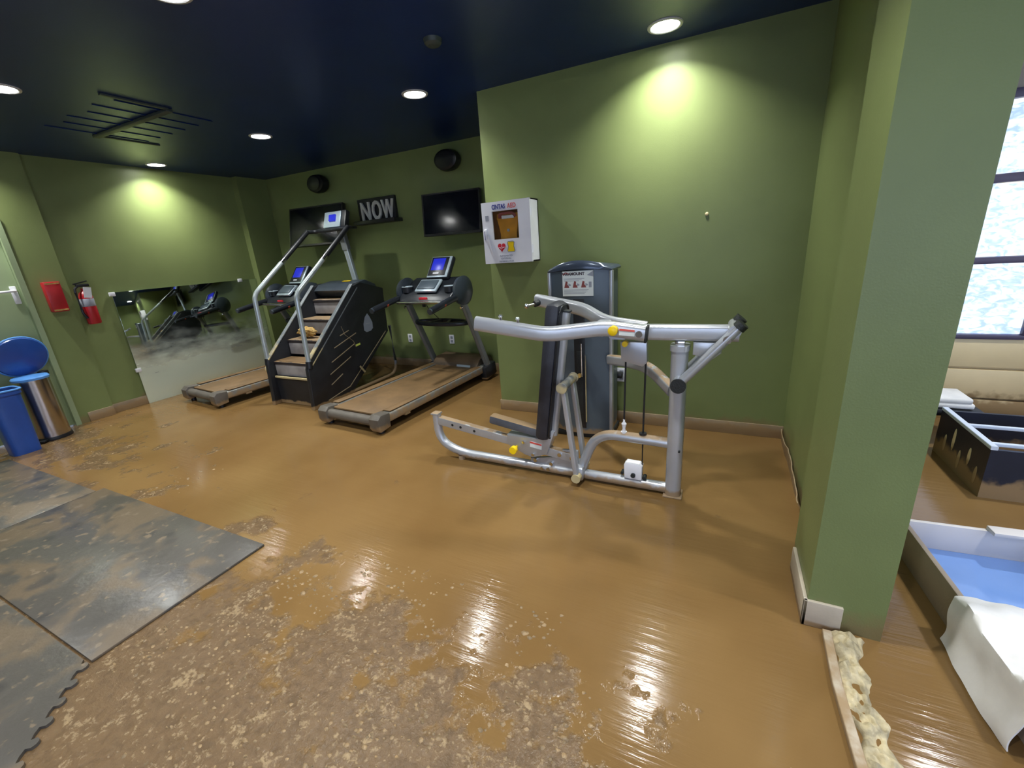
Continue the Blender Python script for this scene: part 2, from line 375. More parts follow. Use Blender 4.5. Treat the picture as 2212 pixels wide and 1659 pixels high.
class B:
    def __init__(s): s.bm = bmesh.new()
    def box(s, c, size, rot=None, bev=0.0, seg=2):
        r = bmesh.ops.create_cube(s.bm, size=1.0)
        vs = r['verts']
        mtx = Matrix.Translation(Vector(c)) @ ((rot if rot is not None else Matrix()).to_4x4()) @ Matrix.Diagonal((size[0], size[1], size[2], 1))
        bmesh.ops.transform(s.bm, matrix=mtx, verts=vs)
        if bev > 0:
            es = list({e for v in vs for e in v.link_edges})
            bmesh.ops.bevel(s.bm, geom=es, offset=min(bev, min(size) * 0.45), segments=seg, affect='EDGES', profile=0.5)
        return s
    def span(s, x0, x1, y0, y1, z0, z1, bev=0.0):
        return s.box(((x0+x1)/2, (y0+y1)/2, (z0+z1)/2), (abs(x1-x0), abs(y1-y0), abs(z1-z0)), bev=bev)
    def sweep(s, pts, prof, up=(0, 0, 1), caps=True, closed=False, scale=None):
        pts = [Vector(p) for p in pts]; up = Vector(up)
        rings = []
        n = len(pts)
        for i, p in enumerate(pts):
            if closed: t = pts[(i+1) % n] - pts[i-1]
            elif i == 0: t = pts[1] - pts[0]
            elif i == n-1: t = pts[-1] - pts[-2]
            else: t = (pts[i+1]-p).normalized() + (p-pts[i-1]).normalized()
            t.normalize()
            side = t.cross(up)
            if side.length < 1e-4: side = t.cross(Vector((0.31, 1, 0.17)))
            side.normalize(); u = side.cross(t)
            k = scale[i] if scale else 1.0
            rings.append([s.bm.verts.new(p + side * a * k + u * b * k) for a, b in prof])
        m = len(prof)
        rr = list(range(n - 1)) + ([n - 1] if closed else [])
        for i in rr:
            A, Bq = rings[i], rings[(i + 1) % n]
            for j in range(m):
                s.bm.faces.new((A[j], A[(j+1) % m], Bq[(j+1) % m], Bq[j]))
        if caps and not closed:
            s.bm.faces.new(rings[0][::-1]); s.bm.faces.new(rings[-1])
        return s
    def tube(s, pts, r, n=14, **k): return s.sweep(pts, circ(r, n), **k)
    def cyl(s, p0, p1, r0, r1=None, n=20):
        p0, p1 = Vector(p0), Vector(p1)
        return s.sweep([p0, p1], circ(1.0, n), scale=[r0, r0 if r1 is None else r1],
                       up=(0, 0, 1) if abs((p1-p0).normalized().z) < 0.9 else (0, 1, 0))
    def prism(s, poly, axis, a, b, bev=0.0):
        def mk(u, v, w):
            return {'x': (w, u, v), 'y': (u, w, v), 'z': (u, v, w)}[axis]
        f = [s.bm.verts.new(mk(u, v, a)) for u, v in poly]
        g = [s.bm.verts.new(mk(u, v, b)) for u, v in poly]
        n = len(poly)
        faces = [s.bm.faces.new(f), s.bm.faces.new(g[::-1])]
        for i in range(n):
            faces.append(s.bm.faces.new((f[i], g[i], g[(i+1) % n], f[(i+1) % n])))
        if bev > 0:
            es = [e for e in set(faces[0].edges) | set(faces[1].edges)]
            bmesh.ops.bevel(s.bm, geom=es, offset=bev, segments=2, affect='EDGES', profile=0.5)
        return s
    def lathe(s, prof, c=(0, 0, 0), n=32, sx=1.0, sy=1.0, rot=None, caps=True):
        rings = []
        for r, z in prof:
            ring = []
            for i in range(n):
                a = 2 * math.pi * i / n
                v = Vector((r * math.cos(a) * sx, r * math.sin(a) * sy, z))
                if rot is not None: v = rot @ v
                ring.append(s.bm.verts.new(Vector(c) + v))
            rings.append(ring)
        for i in range(len(prof) - 1):
            for j in range(n):
                s.bm.faces.new((rings[i][j], rings[i][(j+1) % n], rings[i+1][(j+1) % n], rings[i+1][j]))
        if caps and prof[0][0] > 1e-5: s.bm.faces.new(rings[0][::-1])
        if caps and prof[-1][0] > 1e-5: s.bm.faces.new(rings[-1])
        return s
    def ball(s, c, rx, ry=None, rz=None, u=16, v=10):
        r = bmesh.ops.create_uvsphere(s.bm, u_segments=u, v_segments=v, radius=1.0)
        bmesh.ops.transform(s.bm, matrix=Matrix.Translation(Vector(c)) @ Matrix.Diagonal((rx, ry or rx, rz or rx, 1)), verts=r['verts'])
        return s
    def grid(s, fn, nu, nv, thick=0.0):
        g = [[s.bm.verts.new(fn(i/nu, j/nv)) for j in range(nv+1)] for i in range(nu+1)]
        for i in range(nu):
            for j in range(nv):
                s.bm.faces.new((g[i][j], g[i+1][j], g[i+1][j+1], g[i][j+1]))
        if thick:
            bmesh.ops.recalc_face_normals(s.bm, faces=s.bm.faces)
            bmesh.ops.solidify(s.bm, geom=list(s.bm.faces), thickness=thick)
        return s

def chain_offset(o):
    v = Vector((0, 0, 0))
    while o is not None:
        v += o.location; o = o.parent
    return v

def obj(name, b, m, parent=None, local=False, angle=35, smooth=True):
    """one mesh object; b is built in world coordinates unless local"""
    me = bpy.data.meshes.new(name)
    bm = b.bm
    bmesh.ops.recalc_face_normals(bm, faces=bm.faces)
    if parent is not None and not local:
        bmesh.ops.translate(bm, vec=-chain_offset(parent), verts=bm.verts)
    bm.to_mesh(me); bm.free()
    if smooth:
        me.polygons.foreach_set('use_smooth', [True] * len(me.polygons))
        me.set_sharp_from_angle(angle=math.radians(angle))
    me.materials.append(MT[m] if isinstance(m, str) else m)
    o = bpy.data.objects.new(name, me)
    COL.objects.link(o)
    if parent is not None: o.parent = parent
    return o

def thing(name, loc, label, cat, group=None, rz=0.0):
    o = bpy.data.objects.new(name, None)
    o.empty_display_size = 0.1
    COL.objects.link(o)
    o.location = loc; o.rotation_euler = (0, 0, rz)
    return tag(o, label, cat, group)

def tag(o, label, cat, group=None, kind=None):
    o['label'] = label; o['category'] = cat
    if group: o['group'] = group
    if kind: o['kind'] = kind
    return o

def recenter(o):
    """move a one-mesh thing's origin to the middle of its base"""
    me = o.data
    xs = [v.co for v in me.vertices]
    c = Vector(((min(v.x for v in xs)+max(v.x for v in xs))/2, (min(v.y for v in xs)+max(v.y for v in xs))/2, min(v.z for v in xs)))
    me.transform(Matrix.Translation(-c)); o.location = c
    return o

def struct(name, b, m, label, cat, parent=None, smooth=True):
    o = obj(name, b, m, parent, smooth=smooth)
    if parent is None: tag(o, label, cat, kind='structure')
    return o

def text_b(string, size, mtx, ext=0.001, bold=0.0, spacing=1.0, sx=1.0):
    cu = bpy.data.curves.new('lettering', 'FONT')
    cu.body = string; cu.size = size; cu.extrude = ext; cu.offset = bold
    cu.space_character = spacing
    cu.align_x = 'CENTER'; cu.align_y = 'CENTER'
    cu.resolution_u = 3
    o = bpy.data.objects.new('lettering', cu); COL.objects.link(o)
    dg = bpy.context.evaluated_depsgraph_get(); dg.update()
    me = bpy.data.meshes.new_from_object(o.evaluated_get(dg))
    bpy.data.objects.remove(o); bpy.data.curves.remove(cu)
    b = B(); b.bm.from_mesh(me); bpy.data.meshes.remove(me)
    bmesh.ops.transform(b.bm, matrix=mtx @ Matrix.Diagonal((sx, 1, 1, 1)), verts=b.bm.verts)
    return b

# text facing -Y (towards the camera) at a world point
def facing(p, rx=90, rz=0):
    return Matrix.Translation(Vector(p)) @ Matrix.Rotation(math.radians(rz), 4, 'Z') @ Matrix.Rotation(math.radians(rx), 4, 'X')

# ================================================================== THE ROOM
XL, YB, YM, XR = -6.25, 4.70, 3.48, 0.48
LX = (-5.99, -4.136, -2.28, -0.418)
LY1, LY2 = 3.22, 1.50
LX2 = (-6.05, -4.25, -2.33, -0.42)
LY3 = -0.25
lights = [(x, LY1) for x in LX] + [(x, LY2) for x in LX2] + [(x, LY3) for x in (-4.2, -2.3, -0.4)] + [(1.75, LY1), (1.75, LY2)]

struct('floor', B().span(-6.9, 3.4, -2.6, 5.0, -0.12, 0.0), 'floor', 'flooded floor covered in brown muddy water', 'floor', smooth=False)

# ceiling slab with round holes for the recessed cans
def ceiling():
    b = B(); R = 0.088; S = 0.13
    ys = sorted({-2.6, 5.0, *[v for x, y in lights for v in (round(y-S, 4), round(y+S, 4))]})
    z = CEIL
    for j in range(len(ys)-1):
        row = [x for x, y in lights if ys[j] < y < ys[j+1]]
        xs = sorted({-6.9, 3.4, *[v for x in row for v in (round(x-S, 4), round(x+S, 4))]})
        for i in range(len(xs)-1):
            x0, x1, y0, y1 = xs[i], xs[i+1], ys[j], ys[j+1]
            mx, my = (x0+x1)/2, (y0+y1)/2
            hole = None
            for lx, ly in lights:
                if abs(lx-mx) < S and abs(ly-my) < S: hole = (lx, ly)
            if hole is None:
                b.bm.faces.new([b.bm.verts.new(p) for p in ((x0, y0, z), (x1, y0, z), (x1, y1, z), (x0, y1, z))])
            else:
                lx, ly = hole; n = 40; inner = []; outer = []
                for k in range(n):
                    a = 2*math.pi*(k+0.5)/n; c, s_ = math.cos(a), math.sin(a)
                    t = 10.0
                    dx = (x1-lx)/c if c > 0 else (x0-lx)/c if c < 0 else 1e9
                    dy = (y1-ly)/s_ if s_ > 0 else (y0-ly)/s_ if s_ < 0 else 1e9
                    t = min(dx, dy)
                    inner.append(b.bm.verts.new((lx+R*c, ly+R*s_, z)))
                    outer.append(b.bm.verts.new((lx+t*c, ly+t*s_, z)))
                for k in range(n):
                    b.bm.faces.new((inner[k], inner[(k+1) % n], outer[(k+1) % n], outer[k]))
                # corner triangles between the last samples on either side of each corner
                for cxn, cyn in ((x0, y0), (x1, y0), (x1, y1), (x0, y1)):
                    q = sorted(outer, key=lambda v: (v.co.x-cxn)**2 + (v.co.y-cyn)**2)[:2]
                    b.bm.faces.new((q[0], q[1], b.bm.verts.new((cxn, cyn, z))))
    return b
bmc = ceiling()
struct('ceiling', bmc, 'ceiling', 'dark navy painted ceiling', 'ceiling', smooth=False)
struct('trim_1', B().span(-6.9, 3.4, -2.6, 5.0, CEIL+0.2, CEIL+0.25), 'ceiling', 'deck above the dark ceiling', 'ceiling', smooth=False)

# walls
struct('wall_back', B().span(-6.4, -1.7, YB, YB+0.15, 0, CEIL), 'green', 'olive green far wall carrying the televisions', 'wall', smooth=False)
struct('wall_left', B().span(XL-0.15, XL, 2.15, YB+0.15, 0, CEIL), 'green', 'olive green side wall behind the mirror', 'wall', smooth=False)
struct('column_corner', B().span(XL, XL+0.11, 4.25, YB, 0, CEIL), 'green', 'green corner pier between mirror wall and television wall', 'column', smooth=False)
b = B()
b.span(-6.4, -6.2, 1.84, 2.15, 0, CEIL)
b.span(-6.4, -6.2, 0.90, 1.84, 2.10, CEIL)
b.span(-6.4, -6.2, -2.6, 0.90, 0, CEIL)
struct('wall_door', b, 'green', 'green wall section with the pale door and red alarm box', 'wall', smooth=False)
struct('wall_middle', B().span(-1.87, XR+0.001, YM, YB+0.15, 0, CEIL), 'green', 'olive green protruding wall behind the weight machine', 'wall', smooth=False)
struct('wall_right', B().span(XR, 0.60, 2.02, YB+0.15, 0, CEIL), 'green', 'olive green return wall right of the weight machine', 'wall', smooth=False)
struct('column_front', B().span(0.385, 0.625, 1.665, 2.03, 0, CEIL), 'green', 'olive green pillar at the right with peeled baseboard', 'column', smooth=False)
struct('wall_front', B().span(-6.9, 3.4, -2.75, -2.6, 0, CEIL), 'taupe', 'wall behind the viewer', 'wall', smooth=False)
struct('wall_far_right', B().span(3.4, 3.55, -2.6, 5.0, 0, CEIL), 'taupe', 'outer wall of the room beyond the pillar', 'wall', smooth=False)

# baseboards
def bboard(x0, x1, y0, y1, h=0.105):
    return B().span(x0, x1, y0, y1, 0, h, bev=0.003)
struct('baseboard_back', bboard(-6.13, -1.88, YB-0.012, YB), 'base', 'muddy beige baseboard of the far wall', 'baseboard')
struct('baseboard_left', bboard(XL, XL+0.012, 2.16, 4.25), 'base', 'muddy beige baseboard under the mirror', 'baseboard')
struct('baseboard_door', bboard(-6.2, -6.188, 1.92, 2.15), 'base', 'muddy beige baseboard beside the door', 'baseboard')
struct('baseboard_middle', bboard(-1.87, XR, YM-0.012, YM, 0.10), 'base', 'muddy beige baseboard behind the weight machine', 'baseboard')
struct('baseboard_end', bboard(-1.882, -1.87, YM-0.012, YB, 0.10), 'base', 'baseboard around the corner of the protruding wall', 'baseboard')
# torn wavy baseboard along the right return wall
def wavy(u, v):
    y = 3.46 - u * 1.03
    off = 0.012 + 0.02 * abs(mnoise.noise(Vector((y*5, 1.3, 0)))) + (0.025 * max(0, u-0.75) * 4) * v
    z = v * (0.085 + 0.02 * mnoise.noise(Vector((y*7, 4.2, 0))))
    return Vector((XR - off * (0.5 + 0.5*v), y, z))
bb = B().grid(wavy, 40, 4, thick=-0.006)
struct('baseboard_right', bb, 'base', 'crumpled baseboard peeling from the right return wall', 'baseboard')
# intact pale corner piece on the pillar: two legs meeting at the corner
b = B()
b.span(0.371, 0.385, 1.651, 1.985, 0.0, 0.118, bev=0.003)
b.span(0.371, 0.497, 1.651, 1.665, 0.0, 0.118, bev=0.003)
struct('baseboard_pillar', b, 'basewhite', 'pale baseboard corner still fixed to the green pillar', 'baseboard')
# loose threshold strip and ridge of dried mud running from the pillar to the viewer
b = B().sweep([(0.452, 1.63, 0.012), (0.444, 1.4, 0.012), (0.452, 1.2, 0.012), (0.462, 0.98, 0.012), (0.47, 0.6, 0.012)], rrect(0.03, 0.024, 0.004))
struct('trim_2', b, 'basewhite', 'pale threshold strip on the floor in front of the pillar', 'threshold')

# ------------------------------------------------------------------ ceiling cans
def can(x, y, label, grp):
    t = thing('ceiling_light', (x, y, CEIL - 0.008), label, 'ceiling light', grp)
    obj('housing', B().lathe([(0.0865, 0.0), (0.082, 0.088), (0.0, 0.09)], (x, y, CEIL), caps=False), 'baffle', t)
    obj('trim_ring', B().lathe([(0.083, 0.012), (0.081, -0.004), (0.087, -0.008), (0.100, -0.006), (0.103, 0.0)], (x, y, CEIL), caps=False), 'lamptrim', t)
    obj('lens', B().lathe([(0.0, 0.070), (0.035, 0.071), (0.062, 0.076)], (x, y, CEIL), caps=False), 'lens', t)
    return t
G = 'recessed round ceiling lights'
can(LX[3], LY1, 'glowing recessed ceiling light nearest the pillar, above the weight machine', G)
can(LX[2], LY1, 'glowing recessed ceiling light above the right television and treadmill', G)
can(LX[1], LY1, 'glowing recessed ceiling light above the stair climber', G)
can(LX[0], LY1, 'glowing recessed ceiling light above the floor mirror', G)
can(LX2[1], LY2, 'glowing recessed ceiling light at the left edge of the picture', G)
can(LX2[2], LY2, 'recessed ceiling light cut by the top edge of the picture', G)
for (x, y) in [(LX2[0], LY2), (LX2[3], LY2)] + lights[8:11]:
    can(x, y, 'recessed ceiling light out of the picture overhead', G)

for (x, y) in lights[11:]:  # unseen lamps, added to brighten the room beyond the pillar
    can(x, y, 'unseen recessed ceiling light added to brighten the room beyond the pillar', G)

# smoke detector and air vent on the ceiling
o = obj('smoke_detector', B().lathe([(0.0, -0.035), (0.035, -0.034), (0.05, -0.022), (0.055, 0.0)], (-1.64, 2.56, CEIL)), 'ventm')
recenter(o); tag(o, 'small round grey detector on the navy ceiling', 'smoke detector')
t = thing('ceiling_vent', (-4.47, 2.33, CEIL - 0.03), 'dark slatted air vent with a grey cross bar, in the ceiling above the stair climber', 'vent')
obj('cross_bar', B().box((-4.5, 2.31, CEIL-.012), (1.16, .05, .022), bev=.003), 'ventm', t)
for x, y0, y1 in ((-3.92, 1.88, 2.30), (-5.06, 2.33, 2.80)):
    obj('edge_strip', B().span(x-.012, x+.012, y0, y1, CEIL-.012, CEIL-.001), 'ventm', t)
for k in range(6):
    obj('slat', B().span(-5.0+.2*k-.006, -5.0+.2*k+.006, 1.95+.05*k % .1, 2.68, CEIL-.006, CEIL-.001), 'ceiling', t)

# ------------------------------------------------------------------ door on the left wall
d = struct('door_1', B().span(-6.275, -6.235, 0.94, 1.80, 0.012, 2.06, bev=.003), 'greendoor', 'pale green door at the left edge', 'door')
b = B()
b.span(-6.29, -6.19, 1.80, 1.845, 0, 2.10); b.span(-6.29, -6.19, 0.895, 0.94, 0, 2.10); b.span(-6.29, -6.19, 0.94, 1.80, 2.06, 2.10)
obj('door_frame', b, 'greendoor', d)
hb = B().box((-6.228, 1.755, 1.40), (0.014, 0.045, 0.17), bev=.005)
h = obj('handle_plate', hb, 'white', d)
obj('handle_lever', B().tube(fillet([(-6.222, 1.755, 1.44), (-6.175, 1.755, 1.44), (-6.17, 1.74, 1.44), (-6.17, 1.62, 1.435)], .02), .011), 'white', h)

# red alarm box + extinguisher
t = thing('alarm_box', (-6.2, 2.01, 1.20), 'red wall box mounted beside the pale door', 'fire box')
obj('body', B().span(-6.2, -6.13, 1.945, 2.075, 1.20, 1.50, bev=.008), 'red', t)
obj('top_strip', B().span(-6.13, -6.126, 1.955, 2.065, 1.475, 1.49), 'tan', t)
obj('bottom_strip', B().span(-6.13, -6.126, 1.955, 2.065, 1.21, 1.225), 'tan', t)
t = thing('fire_extinguisher', (-6.16, 2.245, 1.03), 'red fire extinguisher with white tag hung left of the mirror', 'fire extinguisher')
obj('cylinder', B().lathe([(0, 1.03), (.05, 1.032), (.058, 1.045), (.058, 1.32), (.045, 1.36), (.02, 1.385), (.02, 1.41), (0, 1.41)], (-6.16, 2.245, 0), 24), 'red', t)
obj('valve_handle', B().box((-6.15, 2.245, 1.44), (.03, .11, .03), bev=.006).box((-6.15, 2.235, 1.47), (.022, .12, .012), Matrix.Rotation(math.radians(12), 3, 'X')), 'black', t)
obj('hose', B().tube(fillet([(-6.15, 2.20, 1.43), (-6.13, 2.165, 1.41), (-6.13, 2.165, 1.15), (-6.13, 2.19, 1.10)], .04), .011, 10), 'black', t)
obj('tag', B().box((-6.096, 2.25, 1.365), (.004, .065, .11), Matrix.Rotation(math.radians(-10), 3, 'X')), 'white', t)
obj('label_band', B().lathe([(.0585, 1.22), (.0592, 1.221), (.0592, 1.30), (.0585, 1.301)], (-6.16, 2.245, 0), 24), 'ink', t)
obj('wall_bracket', B().span(-6.25, -6.20, 2.215, 2.275, 1.12, 1.16), 'black', t)

# mirror leaning low on the left wall
t = thing('wall_mirror', (-6.238, 3.37, 0.0), 'wide frameless mirror with silt film, low on the left wall', 'mirror')
obj('glass', B().span(-6.236, -6.226, 2.50, 4.245, 0.0, 1.335, bev=.001), 'mirror', t)
for y, z in ((2.50, 1.315), (4.0, 1.33), (2.50, .42)):
    obj('clip', B().span(-6.24, -6.215, y-.025, y+.03, z-.02, z+.025, bev=.004), 'white', t)

# trash can and blue chair at the left edge
t = thing('trash_can', (-6.0, 1.56, 0), 'cylindrical stainless steel bin with blue lid by the door', 'trash can')
obj('foot_ring', B().lathe([(.0, 0), (.135, 0), (.138, .012), (.133, .035), (.0, .035)], (-6.0, 1.56, 0)), 'black', t)
obj('body', B().lathe([(.128, .03), (.128, .62), (.0, .62)], (-6.0, 1.56, 0), 40), 'steel', t)
obj('liner_rim', B().lathe([(.131, .612), (.135, .632), (.125, .645), (.06, .648), (0, .648)], (-6.0, 1.56, 0), 40), 'bluelid', t)
# raised lid leaning back against the door side
lidc = Vector((-6.10, 1.585, .825))
Rl = Matrix.Rotation(math.radians(8), 3, 'Z') @ Matrix.Rotation(math.radians(-78), 3, 'Y')
ld = obj('raised_lid', B().lathe([(.0, -.035), (.09, -.028), (.14, -.008), (.148, .012), (.138, .012), (.085, -.012), (0, -.018)], lidc, 40, 1.30, 1.40, Rl), 'bluep', t)
obj('lid_rim', B().tube([lidc + Rl @ Vector((0.148*1.30*math.cos(k*math.pi/18), .148*1.40*math.sin(k*math.pi/18), .012)) for k in range(36)], .009, 8, closed=True), 'bluelid', ld)
obj('hinge', B().box((-6.085, 1.685, .635), (.06, .07, .05), Matrix.Rotation(.7, 3, 'Z'), bev=.01), 'black', t)
obj('pedal', B().box((-5.90, 1.45, .02), (.06, .09, .016), Matrix.Rotation(.7, 3, 'Z'), bev=.004), 'black', t)
# blue tub cut by the left picture edge
t = thing('plastic_tub', (-5.80, 1.285, 0), 'blue plastic tub beside the steel bin, cut by the left picture edge', 'bin')
b = B(); r0 = rrect(.22, .22, .05); rings = []
for k, (sc, z) in enumerate(((.86, 0.0), (1.0, .56), (1.08, .56), (1.08, .60), (.98, .60), (.84, .03))):
    rings.append([b.bm.verts.new((-5.80 + p[0]*sc, 1.285 + p[1]*sc, z)) for p in r0])
for A, C in zip(rings, rings[1:]):
    for j in range(len(A)): b.bm.faces.new((A[j], A[(j+1) % len(A)], C[(j+1) % len(A)], C[j]))
b.bm.faces.new(rings[0][::-1]); b.bm.faces.new(rings[-1])
obj('body', b, 'bluep', t)
obj('rim', B().sweep([(-5.80 + p[0]*1.08, 1.285 + p[1]*1.08, .60) for p in r0], circ(.009, 8), closed=True), 'bluelid', t)

# ------------------------------------------------------------------ far wall: televisions, shelf letters, speakers, outlets
def tv(name, x0, x1, zb, h, tilt, label, yface, rz=0):
    w = x1-x0; xc = (x0+x1)/2
    t = thing(name, (xc, yface, zb), label, 'television', 'wall televisions')
    R = Matrix.Rotation(math.radians(rz), 3, 'Z') @ Matrix.Rotation(math.radians(tilt), 3, 'X')
    up = R @ Vector((0, 0, 1)); out = R @ Vector((0, -1, 0))
    c = Vector((xc, yface, zb)) + up * h/2
    body = B().box(c - out*.03, (w, .055, h), R, bev=.008); obj('housing', body, 'tvblack', t)
    fr = B()
    s = R @ Vector((1, 0, 0))
    for q, sz in ((c + up*(h/2-.008), (w, .012, .016)), (c - up*(h/2-.012), (w, .012, .024)), (c + s*(w/2-.008), (.016, .012, h)), (c - s*(w/2-.008), (.016, .012, h))):
        fr.box(q + out*.002, sz, R)
    obj('bezel', fr, 'tvblack', t)
    obj('screen', B().box(c, (w-.03, .006, h-.036), R), 'screen', t)
    arm = B().sweep([c - out*.05, Vector((xc, YB-.02, zb+h*.45))], rrect(.05, .06, .01))
    arm.box((xc, YB-.012, zb+h*.45), (.2, .024, .22), bev=.003)
    obj('wall_mount', arm, 'black', t)
    return t
tv('television', -5.50, -4.56, 1.72, .52, -14, 'dark television on the wall behind the stair climber console', 4.40, 4)
tv('television', -3.27, -2.52, 1.70, .47, -6, 'dark television on the wall above the right treadmill', 4.50, 5)

sh = obj('wall_shelf', B().span(-4.42, -3.74, 4.53, YB, 1.925, 1.968, bev=.004).span(-4.42, -3.80, 4.66, YB, 1.968, 2.24, bev=.004), 'black')
recenter(sh); tag(sh, 'short black wall shelf holding three letters', 'shelf')
for ch, x in (('N', -4.27), ('O', -4.085), ('W', -3.90)):
    bt = text_b(ch, .315, facing((x, 4.635, 2.08)), ext=.012, bold=.006, sx={'N': .70, 'O': .62, 'W': .56}[ch])
    zmin = min(v.co.z for v in bt.bm.verts)
    bmesh.ops.translate(bt.bm, vec=(0, 0, 1.968 - zmin), verts=bt.bm.verts)
    o = obj('block_letter', bt, 'letter'); recenter(o)
    tag(o, 'pale block letter %s standing on the black wall shelf' % ch, 'letter', 'letters on the wall shelf')

def speaker(x, z, label):
    t = thing('wall_speaker', (x, YB-.02, z-.11), label, 'speaker', 'round wall speakers')
    rot = Matrix.Rotation(math.radians(90), 3, 'X')
    obj('cabinet', B().lathe([(0, .02), (.10, .025), (.145, .05), (.155, .09), (.14, .15), (.09, .17), (0, .172)], (x, YB, z), 28, 1.05, .75, rot), 'tvblack', t)
    obj('grille', B().lathe([(.105, .168), (.11, .176), (.06, .185), (0, .187)], (x, YB, z), 28, 1.05, .75, rot), 'black', t)
    obj('bracket', B().box((x, YB-.015, z), (.07, .03, .12), bev=.004), 'black', t)
speaker(-5.0, 2.50, 'dark rounded speaker near the ceiling above the left television')
speaker(-2.92, 2.50, 'dark rounded speaker near the ceiling above the right television')

def outlet(x, y, z, label, plug=False):
    t = thing('wall_outlet', (x, y, z-.06), label, 'outlet', 'white wall outlets')
    obj('plate', B().span(x-.038, x+.038, y-.008, y, z-.06, z+.06, bev=.003), 'white', t)
    for dz in (-.025, .025):
        obj('socket', B().span(x-.017, x+.017, y-.011, y-.006, z+dz-.017, z+dz+.017, bev=.002), 'ink', t)
    if plug:
        obj('plug', B().box((x-.02, y-.045, z+.01), (.075, .07, .045), bev=.01), 'black', t)
outlet(-3.89, YB, .40, 'white wall outlet seen left of the right treadmill post')
outlet(-3.20, YB, .40, 'white wall outlet seen between the right treadmill posts')
outlet(-.712, YM, .425, 'white outlet with black plug beside the weight tower', True)
o = obj('wall_screw', B().ball((-.134, YM-.004, 1.63), .012, .006, .012), 'beige'); recenter(o)
tag(o, 'tiny pale screw head in the wall above the weight machine', 'screw')

# ================================================================== DEFIBRILLATOR CABINET
ax0, ax1, az0, az1, ay = -1.825, -1.395, 1.385, 1.862, 3.31
t = thing('defibrillator_cabinet', ((ax0+ax1)/2, YM, az0), 'white wall cabinet with window, heart mark and lettering on the green wall', 'cabinet')
wx0, wx1, wz0, wz1 = ax0+.093, ax0+.325, az1-.288, az1-.072
b = B()
b.span(ax0, ax1, YM-.012, YM, az0, az1); b.span(ax0, ax0+.01, ay+.02, YM, az0, az1); b.span(ax1-.01, ax1, ay+.02, YM, az0, az1)
b.span(ax0, ax1, ay+.02, YM, az0, az0+.01); b.span(ax0, ax1, ay+.02, YM, az1-.01, az1)
obj('body', b, 'white', t)
b = B()
b.span(ax0, wx0, ay, ay+.018, az0, az1); b.span(wx1, ax1, ay, ay+.018, az0, az1)
b.span(wx0, wx1, ay, ay+.018, az0, wz0); b.span(wx0, wx1, ay, ay+.018, wz1, az1)
dr = obj('door', b, 'white', t)
obj('lining', B().span(ax0+.012, ax1-.012, YM-.02, YM-.013, az0+.012, az1-.012), 'orangedk', t)
obj('window_pane', B().span(wx0, wx1, ay+.008, ay+.012, wz0, wz1), 'clear', dr)
tc = (wx0+wx1)/2
obj('blue_lettering', text_b('CINTAS', .050, facing((tc-.052, ay-.001, az1-.042)), bold=.0012, sx=.70), 'navy', dr)
obj('red_lettering', text_b('AED', .050, facing((tc+.066, ay-.001, az1-.042)), bold=.0006, sx=.80), 'redink', dr)
# heart with a white pulse line
hx, hz = tc-.045, wz0-.062
hp = []
for k in range(40):
    a = 2*math.pi*k/40
    hp.append((hx + .0022*16*math.sin(a)**3, hz + .0024*(13*math.cos(a)-5*math.cos(2*a)-2*math.cos(3*a)-math.cos(4*a))))
obj('heart_mark', B().prism(hp, 'y', ay-.002, ay), 'heart', dr)
pl = [(-.028, -.004), (-.012, -.004), (-.006, -.016), (.001, .014), (.007, -.010), (.012, -.002), (.026, -.002)]
obj('pulse_mark', B().sweep([(hx+a, ay-.003, hz+c) for a, c in pl], rrect(.005, .002, .0005), up=(0, 1, 0)), 'white', dr)
ex = tc+.040
ep = [(-.026, -.038), (.026, -.038), (.03, -.03), (.022, 0), (.026, .032), (.02, .038), (-.022, .038), (-.028, .03), (-.022, 0), (-.03, -.03)]
obj('device_mark', B().prism([(ex+a, hz+c) for a, c in ep], 'y', ay-.002, ay), 'yellow', dr)
obj('device_mark_outline', B().sweep([(ex+a*1.12, ay-.0015, hz+c*1.08) for a, c in ep], rrect(.004, .002, .0005), up=(0, 1, 0), closed=True), 'shroud', dr)
for k, (s, sz) in enumerate((('AUTOMATED', .019), ('EXTERNAL', .019), ('DEFIBRILLATOR', .019))):
    obj('small_lettering', text_b(s, sz, facing((tc-.01, ay-.001, hz-.070-.022*k))), 'ink', dr)
obj('corner_print', B().span(ax0+.032, ax0+.062, ay-.001, ay, az1-.14, az1-.10), 'ink', dr)
obj('latch', B().box((ax0+.03, ay-.008, az0+.225), (.022, .02, .10), bev=.006), 'white', dr)
obj('latch_slot', B().span(ax0+.022, ax0+.027, ay-.019, ay-.016, az0+.19, az0+.26), 'navy', dr)
obj('pull_strap', B().sweep([(ax0+.04, ay-.012, az0+.24), (ax0+.062, ay-.016, az0+.16), (ax0+.085, ay-.010, az0+.06)], rrect(.012, .003, .001), up=(0, 1, 0)), 'white', dr)
obj('hinge', B().cyl((ax1+.002, ay+.02, az0+.07), (ax1+.002, ay+.02, az0+.13), .006), 'white', t)
obj('hinge', B().cyl((ax1+.002, ay+.02, az1-.13), (ax1+.002, ay+.02, az1-.07), .006), 'white', t)
